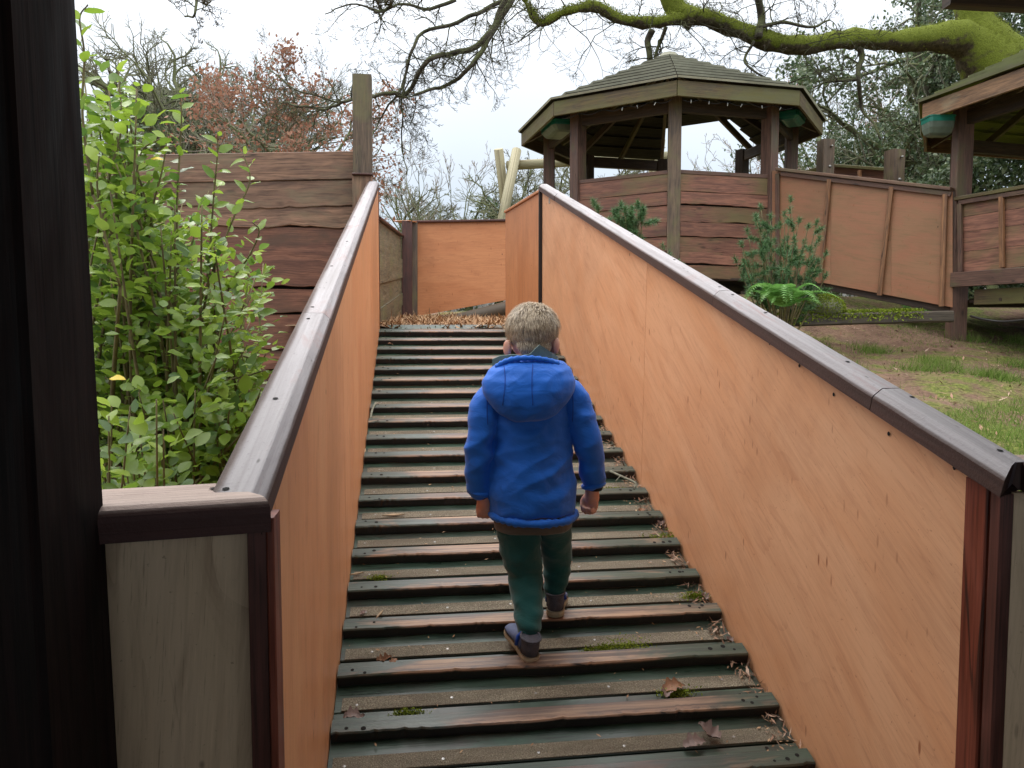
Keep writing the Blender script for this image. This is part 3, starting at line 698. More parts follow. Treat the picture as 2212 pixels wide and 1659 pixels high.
board('top_rail', pz(nA, zt(820, 473, nA)+.01), pz(fB, zt(868, 512, fB)+.01), (1, 0, 0), .06, .02, M['rim'], bw)
lg = thing('timber_sleeper', 'dark round timber lying on bark under the slanting orange wall', 'sleeper', dep(1040, 690, 8.4))
tube('log', [dep(900, 700, 8.48), dep(985, 693, 8.48), dep(1100, 664, 8.48), dep(1160, 650, 8.48)], .075, 12, M['sleeper'], lg)
# ================================================================== octagonal pavilions
def pavilion(label, group, cx, cy, th, ze, za, zfloor, zwall, wallsides, R=2.0, rp_=1.62, courses=13, fh=.17, fasc='fascia', wallw=(0, .172, .30, .46, .60, .744, .87, 1), name='gazebo', openside=None, roofmat='roofboard', postz=None):
    t_ = thing(name, label, 'gazebo', (cx, cy, zfloor), group)
    def cor(k, r, z): a = th+k*pi/4; return np.array((cx+r*sin(a), cy-r*cos(a), z))
    for k in range(8):
        P = cor(k, rp_, 0); a = th+k*pi/4; W = (cos(a), sin(a), 0)
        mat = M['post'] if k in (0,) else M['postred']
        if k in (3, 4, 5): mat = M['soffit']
        board('post', (P[0], P[1], zfloor-.5), (P[0], P[1], ze-fh+.08+.02), W, .148, .148, mat, t_, .005)
    ap = np.array((cx, cy, za))
    for k in range(8):
        A, B = cor(k, R, 0), cor(k+1, R, 0)
        if k != openside: board('fascia_board', (A[0], A[1], ze-fh/2), (B[0], B[1], ze-fh/2), (0, 0, 1), fh, .03, M[fasc], t_, .003)
        A2, B2 = cor(k, rp_, 0), cor(k+1, rp_, 0)
        if k != openside: board('eaves_beam', (A2[0], A2[1], ze-fh+.0), (B2[0], B2[1], ze-fh+.0), (0, 0, 1), .14, .06, M['soffit'], t_)
        # hip rafter and one mid rafter
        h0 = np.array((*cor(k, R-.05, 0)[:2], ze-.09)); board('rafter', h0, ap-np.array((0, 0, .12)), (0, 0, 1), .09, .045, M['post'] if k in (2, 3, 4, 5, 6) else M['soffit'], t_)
        mid = (A+B)/2; mid = np.array((mid[0], mid[1], ze-.09))
        m2 = mid+(np.array((cx, cy, ze-.09))-mid)*.03
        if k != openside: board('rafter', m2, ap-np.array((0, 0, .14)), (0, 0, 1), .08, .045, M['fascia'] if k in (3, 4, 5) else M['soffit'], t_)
        # lapped roof boards
        Ro = R+.045
        o1, o2 = cor(k, Ro, ze+.005), cor(k+1, Ro, ze+.005)
        nrm_ = nrm(np.cross(o2-o1, ap-o1)); 
        if nrm_[2] < 0: nrm_ = -nrm_
        for c in range(courses):
            f0, f1 = c/courses, min(1, (c+1)/courses+.016)
            f1 = min(f1, .985)
            if k == openside and c < courses*.32: continue
            lift0, lift1 = .040, .004
            q0, q1 = o1+(ap-o1)*f0, o2+(ap-o2)*f0; q2, q3 = o2+(ap-o2)*f1, o1+(ap-o1)*f1
            V = [q0+nrm_*(lift0), q1+nrm_*lift0, q2+nrm_*lift1, q3+nrm_*lift1]
            slab('roof_board', V, -nrm_*.024, M[roofmat], t_, u=(q1-q0), loc_uv=True)
        if k in wallsides:
            P, Q = cor(k, rp_-.0, 0), cor(k+1, rp_-.0, 0); dv = nrm(Q-P); P, Q = P+dv*.055, Q-dv*.055
            aa = th+(k+.5)*pi/4; outw = np.array((sin(aa), -cos(aa), 0))
            H = zwall-zfloor
            bo = outw*.015; slab('gap_shade_sheet', [(*(P+bo)[:2], zfloor+.05), (*(Q+bo)[:2], zfloor+.05), (*(Q+bo)[:2], zwall-.03), (*(P+bo)[:2], zwall-.03)], -outw*.01, M['black'], t_)  # added black sheet imitating deep shade between the wall boards
            board('wall_rail', (*(P+outw*.03)[:2], zwall+.0), (*(Q+outw*.03)[:2], zwall), (0, 0, 1), .045, .07, M['postred'] if k != 99 else M['post'], t_)
            for i in range(len(wallw)-1):
                z1 = zwall-.02-H*wallw[i]; z0_ = zwall-.02-H*wallw[i+1]+.008
                o = outw*(.045+.014*(i % 2)-.003*i*0)
                board('wall_board', (*(P+o)[:2], (z1+z0_)/2), (*(Q+o)[:2], (z1+z0_)/2), (0, 0, 1), z1-z0_, .024, M['gboard'], t_, .003, 16, .018 if i else .004, k*13+i)
    # flat cap on the apex
    V = [cor(k, .15, za-.04) for k in range(8)]+[cor(k, .11, za+.012) for k in range(8)]
    mesh_np('roof_cap', V, [np.array([(i, (i+1) % 8, 8+(i+1) % 8, 8+i) for i in range(8)]), np.array([tuple(range(8, 16))])], M[roofmat], t_)
    for k in range(9):
        f = -1+2*(k+.5)/9; hw = rp_*sqrt(max(.1, 1-f*f))*.95; y = cy+f*rp_*.95
        board('floor_board', (cx-hw, y, zfloor-.02), (cx+hw, y, zfloor-.02), (0, 1, 0), .33, .03, M['soffit'], t_)
    return t_, cor
gcx, gcy, gth = 3.517, 10.316, -0.281
gz, gcor = pavilion('open octagonal timber gazebo with stepped mossy board roof, standing beyond the right ramp wall', None, gcx, gcy, gth, 4.30, 5.27, 2.17, 3.375, (7, 0), courses=9, openside=3)
q = gcor(7, 1.62, 0); r_ = gcor(6, 1.62, 0)

# walkway wall between the gazebo and the second pavilion
ww = thing('walkway_wall', 'worn orange plywood walkway wall with slanting battens, running from the gazebo to the second shelter', 'wall', (5.2, 8.4, 1.9))
gD = gcor(1, 1.62, 0); 
rpx = dep(2057, 600, 7.75)
A = np.array((gD[0]-.0, gD[1]-.12, 0)); B = np.array((rpx[0], rpx[1], 0)); dv = nrm(B-A); A = A+dv*.0; nw = np.array((-dv[1], dv[0], 0))
if nw[1] > 0: nw = -nw
def zat(px, py):   # point on the vertical plane of this wall seen at pixel
    r = ray(px, py); n_ = np.array((nw[0], nw[1], 0)); tt = ((A-np.array((0, 0, 0)))@n_ - EYE@n_)/(r@n_); return EYE+r*tt
tl, trr, br, bl = zat(1690, 371), zat(2054, 414), zat(2053, 663), zat(1690, 594)
M['ply_old2'] = ply('algae tinted plywood', (0.34, 0.175, 0.095), (0.37, 0.16, 0.09), (0.21, 0.145, 0.07), 6.1, .02)

P4 = lambda px, top: zat(px, (371+(px-1690)*(414-371)/364) if top else (594+(px-1690)*(663-594)/363))
for a, b in ((1668, 1795), (1795, 1925), (1925, 2058)):
    slab('plywood_panel', [P4(a, 0), P4(b-.5, 0), P4(b-.5, 1), P4(a, 1)], -nw*.014, M['ply_old2'], ww)
board('base_board', zat(1668, 596)-nw*.06, zat(2056, 670)-nw*.06, (0, 0, 1), .09, .03, M['soffit'], ww)
board('top_rail', zat(1680, 366)+nw*.0, zat(2056, 409)+nw*.0, nw, .11, .035, M['fence'], ww)
board('under_rail', zat(1690, 376)+nw*.02, zat(2056, 420)+nw*.02, (0, 0, 1), .05, .03, M['postred'], ww)
for (x0, y0, x1, y1) in ((1682, 376, 1682, 590), (1794, 388, 1773, 612), (1928, 404, 1902, 638), (2044, 420, 2036, 662)):
    board('batten', zat(x1, y1)+nw*.025, zat(x0, y0)+nw*.025, dv, .048, .03, M['batten'] if x0 > 1700 else M['postred'], ww)

# second pavilion
G = dep(1996, 238, 7.75); azs = radians(-8.6)
G = np.array((G[0], G[1], 0)); zG = dep(1996, 225, 7.75)[2]
sd = np.array((sin(azs), cos(azs), 0)); inw = np.array((cos(azs), -sin(azs), 0))
side = 2*2.0*sin(pi/8); Hc = G-sd*side
cen2 = (G+Hc)/2+inw*2.0*cos(pi/8)
# corner k angle: vector from centre = (sin a, -cos a)
va = Hc-cen2; th2 = atan2(va[0], -va[1])
k_order = 1 if abs((atan2((G-cen2)[0], -(G-cen2)[1])-th2+pi/4+pi) % (2*pi)-pi) < .1 else 0
M['roofmoss'] = roofmat('roof board under bright moss', (0.05, 0.05, 0.03), (0.12, 0.12, 0.07), (0.25, 0.25, 0.17), (0.17, 0.21, 0.035))
zf2 = 1.85
g2, cor2 = pavilion('second pavilion cut by the right edge, with bright moss on its roof boards', None, cen2[0], cen2[1], th2, zG, zG+.97, zf2, 3.0, (), fasc='fascia2', name='gazebo', roofmat='roofmoss', fh=.16)
# replace the plain waist: planked panel in a frame, on the side between the two front-left corners
pk = [i for i in range(8) if np.linalg.norm(cor2(i, 2.0, 0)-G) < .15][0]; hk = [i for i in range(8) if np.linalg.norm(cor2(i, 2.0, 0)-Hc) < .15][0]
PA, PB = cor2(pk, 1.62, 0), cor2(hk, 1.62, 0)
dv2 = nrm(PB-PA); ow = -inw
def z2(px, py):
    r = ray(px, py); n_ = np.array((inw[0], inw[1], 0)); base = PA+ow*.08; tt = (base@n_-EYE@n_)/(r@n_); return EYE+r*tt
pbx = [(432, 408), (470, 450), (503, 487), (545, 532), (592, 578)]
for i in range(4):
    a0, a1 = pbx[i], pbx[i+1]
    slab('wall_plank', [z2(2076, a1[0]-1), z2(2230, a1[1]-5), z2(2230, a0[1]-4), z2(2076, a0[0]-.2)], -ow*.018, M['gboard'], g2)
board('wall_rail', z2(2068, 430), z2(2240, 400), ow, .09, .035, M['fascia'], g2)
board('wall_under_rail', z2(2076, 438)+ow*.02, z2(2240, 411)+ow*.02, (0, 0, 1), .045, .03, M['postred'], g2)
for (a, b, c_, d_) in ((2077, 440, 2079, 587), (2167, 425, 2169, 578)):
    board('batten', z2(c_, d_)+ow*.022, z2(a, b)+ow*.022, dv2, .048, .03, M['batten'] if a > 2100 else M['postred'], g2)
board('floor_beam', z2(2062, 605)+ow*.03, z2(2245, 593)+ow*.03, (0, 0, 1), .145, .05, M['postred'], g2)
board('lower_beam', z2(2098, 642)-ow*.06, z2(2245, 636)-ow*.06, (0, 0, 1), .15, .05, M['fascia'], g2)

# posts and rail behind the walkway
for i, (px, yt, yb, dpt, lab) in enumerate(((1784, 303, 372, 10.6, 'short square post with a bolt, nearer the gazebo, behind the walkway wall'), (1933, 325, 392, 9.6, 'short square post split on one face, nearer the second shelter, behind the walkway wall'))):
    tpo = thing('rail_post', lab, 'post', dep(px, 600, dpt), 'short posts behind the walkway wall')
    q = dep(px, yt, dpt); board('upright', (q[0], q[1], 2.0), q, (1, .2 if i else .02, 0), .17, .17, M['post'], tpo)
    mb = MB(); mb.tube([q+np.array((.03, -.12, -.10)), q+np.array((.03, -.085, -.10))], .014, 8); mb.tube([q+np.array((.02, -.09, -.37)), q+np.array((.02, -.085, -.37))], .02, 8)
    mb.build('bolt', M['steel'], tpo)
br_ = thing('far_rail_wall', 'low brown rail and panel seen between the two short posts', 'wall', dep(1850, 600, 11.0))
board('top_rail', dep(1740, 372, 11.2), dep(1800, 356, 10.9), (0, 0, 1), .04, .08, M['fascia'], br_)
board('top_rail', dep(1800, 357, 10.9), dep(1918, 366, 10.0), (0, 0, 1), .04, .08, M['fascia'], br_)
slab('panel', [dep(1800, 420, 10.95), dep(1918, 430, 10.05), dep(1918, 366, 10.05), dep(1800, 357, 10.95)], (0, .02, 0), M['gboard'], br_)
board('batten', dep(1857, 400, 10.4), dep(1857, 368, 10.4), (1, 0, 0), .05, .03, M['batten'], br_)

# green tubs hung under the eaves
def tub(label, O, U, Vv, a, b, h, bm='greyplastic'):
    U, Vv = nrm(U), nrm(Vv); t_ = thing('eaves_tub', label, 'tub', O, 'teal rimmed tubs under the eaves')
    rim = MB()
    ringt = [O, O+U*a, O+U*a+Vv*b, O+Vv*b]; dn = np.array((0, 0, -1.))
    def shell(scale_steps):
        Vs = []
        cc = O+U*a/2+Vv*b/2
        for (s1, s2, d_) in scale_steps:
            for (x, y) in ((-1, -.8), (-.8, -1), (.8, -1), (1, -.8), (1, .8), (.8, 1), (-.8, 1), (-1, .8)):
                Vs.append(cc+U*x*a/2*s1+Vv*y*b/2*s2+dn*d_)
        n = len(scale_steps)
        Fs = [(i*8+k, i*8+(k+1) % 8, (i+1)*8+(k+1) % 8, (i+1)*8+k) for i in range(n-1) for k in range(8)]
        return Vs, Fs, [tuple((n-1)*8+k for k in range(8))]
    Vs, Fs, cp = shell([(1.03, 1.03, 0), (1.03, 1.03, .012), (.98, .98, .015), (.97, .97, .06)])
    mesh_np('rim', Vs, [np.array(Fs)], M['teal'], t_)
    Vs, Fs, cp = shell([(.965, .965, .055), (.93, .88, .6*h), (.84, .66, .88*h), (.65, .40, h)])
    mesh_np('body', Vs, [np.array(Fs), np.array(cp)], M[bm], t_, False)
    return t_
zt_ = 4.30-.17+.055
a6 = gcor(6, 1.93, zt_); a7 = gcor(7, 1.93, zt_); u = nrm(a7-a6); inn = nrm(np.array((gcx, gcy, zt_))-(a6+a7)/2)
tub('teal rimmed frosted tub hung under the left eaves of the gazebo', a6+u*.62, u, inn, .60, .36, .13)
a1_ = gcor(1, 1.93, zt_); a2_ = gcor(2, 1.93, zt_); u = nrm(a2_-a1_); inn = nrm(np.array((gcx, gcy, zt_))-(a1_+a2_)/2)
tub('dark teal tub hung under the right eaves of the gazebo, in shade', a1_+u*.30, u, inn, .50, .26, .10, 'teal')
o = dep(2010, 247, 7.55); tub('teal rimmed tub beneath the eaves corner of the second pavilion', np.array((o[0], o[1], o[2])), (RT[0], RT[1], 0), (-RT[1], RT[0], 0), .26, .20, .19)
# string of small lights
sl = thing('string_lights', 'thin cable of tiny white lights along the gazebo eaves', 'string lights', gcor(0, 1.95, 4.1))
mb = MB(); bl_ = MB()
for k, (ka, kb) in enumerate(((7, 0), (0, 1))):
    pa, pb = gcor(ka, 1.97, 4.12), gcor(kb, 1.97, 4.12)
    pts = [pa+(pb-pa)*f+np.array((0, 0, -.035*sin(f*pi*5)**2)) for f in np.linspace(0.05, .97, 30)]
    mb.tube(pts, .004, 5)
    for f in np.arange(.1, .97, .15):
        p_ = pa+(pb-pa)*(f+rnd.uniform(-.02, .02))
        if k == 0 and f < .5: continue
        bl_.tube([p_+np.array((0, 0, -.01)), p_+np.array((rnd.uniform(-.02, .02), 0, -.045))], .005, 5)
mb.build('cable', M['hose'], sl); o = bl_.build('bulbs', M['bulb'], sl); o['kind'] = 'stuff'

# swing frame
sw = thing('swing_frame', 'round pole swing frame standing behind the far orange wall', 'swing', dep(1095, 560, 13.5))
d = 13.5
def pole(nm, p, q, r): 
    pp = np.array([p+(q-p)*f for f in (0, .5, 1)]); V, F, T = tube_arrays(pp, r, 12)
    uv = []
    for f in F: uv += [(0 if i < 12 else 1, (i % 12)*.05) for i in f]
    for f in T: uv += [(.2+.01*k, .3) for k in range(3)]
    return mesh_np(nm, V, [F, T], M['pole'], sw, True, uv)
pole('leg', dep(1105, 560, d+.9), dep(1077, 322, d), .085)
pole('leg', dep(1068, 560, d-.9), dep(1116, 325, d), .085)
pole('crossbeam', dep(1096, 358, d), dep(1440, 337, 14.4), .085)
pole('leg', dep(1425, 560, 15.3), dep(1405, 300, 14.4), .085); pole('leg', dep(1395, 560, 13.5), dep(1428, 303, 14.4), .085)
for px in (1141, 1196, 1268, 1338):
    f = (px-1096)/344; a = dep(px, 356-f*21, d+f*.9); mb = MB()
    for k in range(26):
        c_ = a+np.array((0, 0, -.1-.075*k)); w_ = np.array((.018, 0, 0)) if k % 2 else np.array((0, .018, 0))
        mb.tube([c_+np.array((0, 0, .035))+w_*0, c_+w_, c_-np.array((0, 0, .035)), c_-w_, c_+np.array((0, 0, .035))], .007, 4)
    o = mb.build('chain', M['chain'], sw)
hose = thing('black_hose', 'black hose hanging in a shallow curve under the second pavilion', 'hose', dep(2150, 697, 6.8))
tube('pipe', smooth_path([dep(2097, 683, 7.3), dep(2130, 691, 7.1), dep(2170, 695, 6.9), dep(2230, 690, 6.6)]), .012, 8, M['hose'], hose)
# ================================================================== the boy
def ring_loft(mb, secs, k=20):
    """secs: list of (centre, a-vector, b-vector); closed tube of elliptical rings with capped ends"""
    V = []
    for c, a, b in secs:
        for i in range(k):
            t_ = 2*pi*i/k; V.append(np3(c)+np3(a)*cos(t_)+np3(b)*sin(t_))
    n = len(secs)
    F = [(i*k+j, i*k+(j+1) % k, (i+1)*k+(j+1) % k, (i+1)*k+j) for i in range(n-1) for j in range(k)]
    V.append(np3(secs[0][0])); V.append(np3(secs[-1][0])); c0, c1 = n*k, n*k+1
    T = [(c0, (j+1) % k, j) for j in range(k)]+[(c1, (n-1)*k+j, (n-1)*k+(j+1) % k) for j in range(k)]
    mb.add(V, F, T)
def ell(mb, c, r, rot=None, nu=16, nv=10):
    V = []; c = np3(c); R_ = np.eye(3) if rot is None else np.array(Matrix.Rotation(rot[1], 3, rot[0]))
    for i in range(1, nv):
        ph = pi*i/nv
        for j in range(nu):
            t_ = 2*pi*j/nu; V.append(c+R_@np.array((r[0]*sin(ph)*cos(t_), r[1]*sin(ph)*sin(t_), r[2]*cos(ph))))
    F = [(i*nu+j, (i+1)*nu+j, (i+1)*nu+(j+1) % nu, i*nu+(j+1) % nu) for i in range(nv-2) for j in range(nu)]
    V.append(c+R_@np.array((0, 0, r[2]))); V.append(c-R_@np.array((0, 0, r[2]))); a, b = len(V)-2, len(V)-1
    T = [(a, j, (j+1) % nu) for j in range(nu)]+[(b, (nv-2)*nu+(j+1) % nu, (nv-2)*nu+j) for j in range(nu)]
    mb.add(V, F, T)
def limb(mb, pts, rads, k=14, sub=5, cap=True):
    """tapering round limb through joints with hemispherical ends"""
    P = smooth_path(pts, sub); n = len(P); R_ = np.interp(np.arange(n)/(n-1), np.linspace(0, 1, len(rads)), rads)
    d0 = nrm(P[0]-P[1]); d1 = nrm(P[-1]-P[-2])
    a = [P[0]+d0*R_[0]*f for f in (.9, .6)]; ar = [R_[0]*.35, R_[0]*.8]
    b = [P[-1]+d1*R_[-1]*f for f in (.6, .9)]; br__ = [R_[-1]*.8, R_[-1]*.35]
    V, F, T = tube_arrays(np.array(a+list(P)+b), np.array(ar+list(R_)+br__), k); mb.add(V, F, T)
def remesh(mb, name, mat, parent, vox, smooth_it=4, fold=None, sub=False):
    tmp = mesh_np('tmp', np.concatenate(mb.V), [np.concatenate(f) for f in mb.F.values()])
    m = tmp.modifiers.new('r', 'REMESH'); m.mode = 'VOXEL'; m.voxel_size = vox; m.use_smooth_shade = True
    s_ = tmp.modifiers.new('s', 'SMOOTH'); s_.iterations = smooth_it; s_.factor = .5
    dg = bpy.context.evaluated_depsgraph_get(); ev = tmp.evaluated_get(dg)
    me = bpy.data.meshes.new_from_object(ev, depsgraph=dg); me.name = name
    me.materials.clear(); me.materials.append(mat)
    bpy.data.objects.remove(tmp)
    n = len(me.vertices); co = np.empty(n*3, dtype=np.float32); me.vertices.foreach_get('co', co); co = co.reshape(-1, 3)
    if fold is not None:
        no = np.empty(n*3, dtype=np.float32); me.vertices.foreach_get('normal', no); no = no.reshape(-1, 3)
        co = co+no*fold(co)[:, None]
        me.vertices.foreach_set('co', co.astype(np.float32).ravel())
    me.polygons.foreach_set('use_smooth', [True]*len(me.polygons)); me.update()
    return link(name, me, parent)
BY = 2.33
def B(px, py, dy=0.0): return onY(px, py, BY+dy)
PX = BY/1664*1.01
M['skin'] = simple('child skin', (0.60, 0.33, 0.24), 0.5, .12, 30, spec=.4, col2=(0.58, 0.27, 0.19))
M['skin'].node_tree.nodes['Principled BSDF'].inputs['Subsurface Weight'].default_value = .15
M['skin'].node_tree.nodes['Principled BSDF'].inputs['Subsurface Radius'].default_value = (.01, .004, .002)
def fabric(name, col, rough, weave=900., wr=.3, sheen=.3, wscale=14., col2=None, wd=.006):
    t = NT(name); tcn = t.new('ShaderNodeTexCoord'); v = tcn.outputs['Object']
    n = t.noise(t.map(v, (1, 1, 1.6)), wscale, 5, .55, 1.2); w = t.noise(v, weave, 2)
    c = t.ramp(n, [(0.3, col2 or tuple(a*.86 for a in col)), (0.7, col)])
    t.set(Base_Color=c, Roughness=rough, Sheen_Weight=sheen, Specular_IOR_Level=.3)
    t.bump(t.math('ADD', n, t.math('MULTIPLY', w, .05)), wr, wd); return t.m
M['jacket'] = fabric('royal blue jacket cloth', (0.008, 0.145, 0.66), .6, sheen=.15, wr=.5, wd=.008)
M['rib'] = simple('black ribbed cuff', (0.008, 0.009, 0.014), .8)
M['shirt'] = fabric('olive grey shirt', (0.10, 0.092, 0.072), .85)
M['collar'] = fabric('sage green collar', (0.12, 0.19, 0.165), .85)
M['trouser'] = fabric('dark teal jogging cloth', (0.008, 0.085, 0.082), .85, sheen=.25, wr=.6)
M['sock'] = simple('navy sock', (0.008, 0.010, 0.022), .9)
M['knit'] = simple('grey purple knit shoe', (0.10, 0.10, 0.125), .8, .3, 90, .7, bscale=400)
M['shoeblue'] = simple('blue grey shoe upper', (0.13, 0.17, 0.30), .7, .4, 20)
M['sole'] = simple('cream rubber sole', (0.55, 0.48, 0.34), .6, .35, 25)
M['strap'] = simple('blue strap', (0.01, 0.07, 0.42), .6)
t = NT('sandy blond hair'); g = t.new('ShaderNodeNewGeometry'); col = t.ramp(g.outputs['Random Per Island'], [(0, (0.18, 0.125, 0.075)), (.45, (0.41, 0.31, 0.20)), (1, (0.72, 0.59, 0.42))]); t.set(Base_Color=col, Roughness=.45, Specular_IOR_Level=.5); M['hair'] = t.m
M['scalp'] = simple('hair base', (0.22, 0.15, 0.08), .7, .4, 60, .6, bscale=300)

# joints
footL = rp(.33, 2.235, .02); 
hd = B(1149, 722, .06)            # head centre
neck0 = B(1149, 790, .03)
shL, shR = B(1066, 868, .01), B(1226, 862, .01)
elL, elR = B(1030, 955, -.02), B(1268, 945, -.01)
wrL, wrR = B(1040, 1068, .02), B(1280, 1050, .04)
hipL, hipR = B(1117, 1100, .01), B(1196, 1095, .02)
knL, knR = B(1136, 1245, .05), B(1201, 1215, .13)
anL, anR = B(1141, 1382, -.085), B(1198, 1292, .10)
boy = None
body = MB()
ell(body, hd, (.073, .088, .085), ((1, 0, 0), radians(-14)))
ell(body, hd+np.array((.004, .035, -.045)), (.052, .055, .05))        # jaw, looking down
ell(body, hd+np.array((.006, .088, -.035)), (.010, .014, .014))       # nose
ell(body, hd+np.array((.006, .078, -.062)), (.020, .010, .006))       # lips
for s_, (ex, ey) in ((-1, (1096, 752)), (1, (1201, 746))):             # ears
    c = B(ex, ey, .035 if s_ < 0 else .010); ell(body, c+np.array((0, 0, 0)), (.011, .017, .027), ((0, 0, 1), s_*-.6)); ell(body, c+np.array((-s_*.006, .006, -.014)), (.007, .011, .012))
limb(body, [hd+np.array((0, -.01, -.05)), neck0, B(1149, 830, .02)], [.046, .044, .055])
ring_loft(body, [(B(1149, 815, .03), (.05, 0, 0), (0, .04, 0)), (B(1147, 850, .03), (.10, 0, 0), (0, .055, 0)), (B(1147, 950, .04), (.095, 0, 0), (0, .06, 0)), (B(1153, 1050, .03), (.09, 0, 0), (0, .06, 0)), (B(1157, 1110, .02), (.085, 0, 0), (0, .06, 0))])
for sh_, el_, wr_, sg in ((shL, elL, wrL, -1), (shR, elR, wrR, 1)):
    limb(body, [B(1147, 840, .03), sh_, el_, wr_], [.036, .028, .022, .018])
for hp, kn, an in ((hipL, knL, anL), (hipR, knR, anR)):
    limb(body, [hp, kn, an], [.058, .04, .024])
    limb(body, [an+np.array((0, -.0, -.0)), an+np.array((0, .005, -.04))], [.022, .018])
def hand(wr_, tips, sg, thumb):
    palm = wr_+tips*0
# left hand: back of a loose fist, knuckles and four curled finger ends pointing down
def fist(mb_, w, down, outv, front, sc_=1.0):
    w = np3(w); down = nrm(down); outv = nrm(outv); front = nrm(front); mb = MB(); w_org = w
    limb(mb, [w-down*.01, w+down*.018], [.0165*sc_, .019*sc_], 12, 3)
    ring_loft(mb, [(w+down*.006, outv*.017, front*.012), (w+down*.022, outv*.023, front*.013), (w+down*.038, outv*.024, front*.013), (w+down*.046, outv*.021, front*.010)], 16)
    for i, (o_, ln) in enumerate(((-.0175, .86), (-.006, 1.0), (.006, .96), (.0170, .80))):
        k0 = w+down*.036+outv*o_
        k1 = k0+down*.017*ln+front*.003; k2 = k1+front*.014*ln+down*.004; k3 = k2+front*.004-down*.013*ln
        limb(mb, [k0, k1, k2, k3], [.0062, .0060, .0056, .0050], 10, 4)
    t0 = w+down*.014+outv*(-.019)+front*.004
    limb(mb, [t0, t0+down*.014-outv*.004+front*.009, t0+down*.028+outv*.004+front*.017], [.0078, .0070, .0060], 10, 4)
    V = w_org+(np.concatenate(mb.V)-w_org)*sc_; mb_.add(V, *[np.concatenate(f) for f in mb.F.values()])
fist(body, B(1046, 1074, .02), (0.03, .02, -1), (-1, 0, 0), (.15, 1, 0), 1.15)
fist(body, B(1279, 1062, .04), (-.03, .02, -1), (.5, -.85, 0), (-.85, -.5, 0), 1.15)
boy = remesh(body, 'person', M['skin'], None, .0036, 3)
tag(boy, 'small blond boy in a blue hooded jacket and teal joggers walking up the ramp', 'person')
e_ = MB()
for s_ in (-1, 1): ell(e_, hd+np.array((.006+s_*.028, .078, -.012)), (.010, .006, .008))
M['eye'] = simple('eye', (.6, .6, .6), .2); ee = e_.build('eyes', M['eye'], boy)

# hair: base shell and many short strands growing from a whorl
hb_ = MB(); ell(hb_, hd+np.array((0, -.004, .014)), (.079, .090, .078), ((1, 0, 0), radians(-14)), 24, 16)
ell(hb_, hd+np.array((-.002, -.050, -.030)), (.054, .036, .040)); ell(hb_, hd+np.array((-.002, -.050, -.055)), (.040, .026, .030))
hairb = remesh(hb_, 'hair', M['scalp'], boy, .005, 5)
from mathutils.bvhtree import BVHTree
me = hairb.data; bv = BVHTree.FromPolygons([v.co[:] for v in me.vertices], [p.vertices[:] for p in me.polygons])
whorl = hd+np.array((.012, -.02, .092))
V, F = [], []; r2 = random.Random(3)
ntry = 0; cnt = 0
while cnt < 12500 and ntry < 60000:
    ntry += 1
    d_ = Vector((r2.gauss(0, 1), r2.gauss(-.35, 1), r2.gauss(.25, 1))).normalized()
    hit = bv.ray_cast(Vector(hd)+d_*.3, -d_)
    if hit[0] is None: continue
    p_ = np.array(hit[0]); n_ = np.array(hit[1]); rel = p_-hd
    if rel[2] < -.075 or (rel[1] > .03 and rel[2] < .02): continue
    if abs(rel[0]) > .046 and rel[2] < -.024 and rel[1] > -.06: continue
    away = p_-whorl; away -= n_*(away@n_); away /= np.linalg.norm(away)+1e-6
    dn_ = np.array((0, 0, -1.)); dn_ -= n_*(dn_@n_)
    w_ = min(1, max(0, (.06-rel[2])/.08)); t_ = away*(1-w_)+dn_*w_*.9+np.array((r2.gauss(0, .16), r2.gauss(0, .16), r2.gauss(0, .1)))+np.array(mnoise.noise_vector(Vector(p_)*34))*.5+np.array((.12, 0, 0))
    t_ -= n_*(t_@n_)*.8; t_ /= np.linalg.norm(t_)+1e-6
    L_ = (.027 if rel[2] > .0 else .016)*r2.uniform(.6, 1.25)*(.8 if rel[2] < -.05 else 1); lift = .30 if rel[2] > .03 else .14
    sd_ = np.cross(t_, n_); wd_ = .00055*r2.uniform(.7, 1.4)
    a0 = p_-n_*.001; a1 = p_+t_*L_*.5+n_*L_*lift; a2 = p_+t_*L_+n_*L_*lift*.75+dn_*.003
    b_ = len(V); V += [a0-sd_*wd_, a0+sd_*wd_, a1+sd_*wd_*.9, a1-sd_*wd_*.9, a2]
    F.append((b_, b_+1, b_+2, b_+3)); F.append((b_+3, b_+2, b_+4, b_+4)); cnt += 1
V = np.array(V); F = np.array(F); Fq = F[0::2]; Ft = F[1::2][:, :3]
st = mesh_np('strands', V, [Fq, Ft], M['hair'], hairb, True)
st['kind'] = 'stuff'

# jacket
def wr_noise(co, amp=.0035):
    r_ = np.empty(len(co))
    for i, c in enumerate(co):
        x, y, z = float(c[0]), float(c[1]), float(c[2])
        n1 = mnoise.noise(Vector((x*6+z*4, y*5, z*13-x*7))); n2 = mnoise.noise(Vector((x*24-z*12, y*14, z*30+x*14)))
        rdg = 1-abs(n1)*2.2
        r_[i] = amp*(rdg*1.1+n2*.6)
    return r_
jk = MB()
hem = B(1150, 1118, .0)
def tor(px0, px1, py, dy, th, bulge=1.0):
    c = B((px0+px1)/2, py, dy); return (c, ((px1-px0)/2*PX, 0, 0), (0, th, 0))
ring_loft(jk, [tor(1105, 1195, 783, .05, .055), tor(1078, 1218, 800, .04, .07), tor(1056, 1234, 822, .035, .085), tor(1047, 1242, 850, .03, .098), tor(1050, 1238, 900, .03, .104),
               tor(1053, 1236, 960, .03, .106), tor(1051, 1240, 1020, .02, .108), tor(1050, 1246, 1065, .02, .110), tor(1055, 1244, 1098, .02, .104), tor(1062, 1238, 1105, .02, .098)], 32)
jack_fold = lambda co: wr_noise(co, .0062)
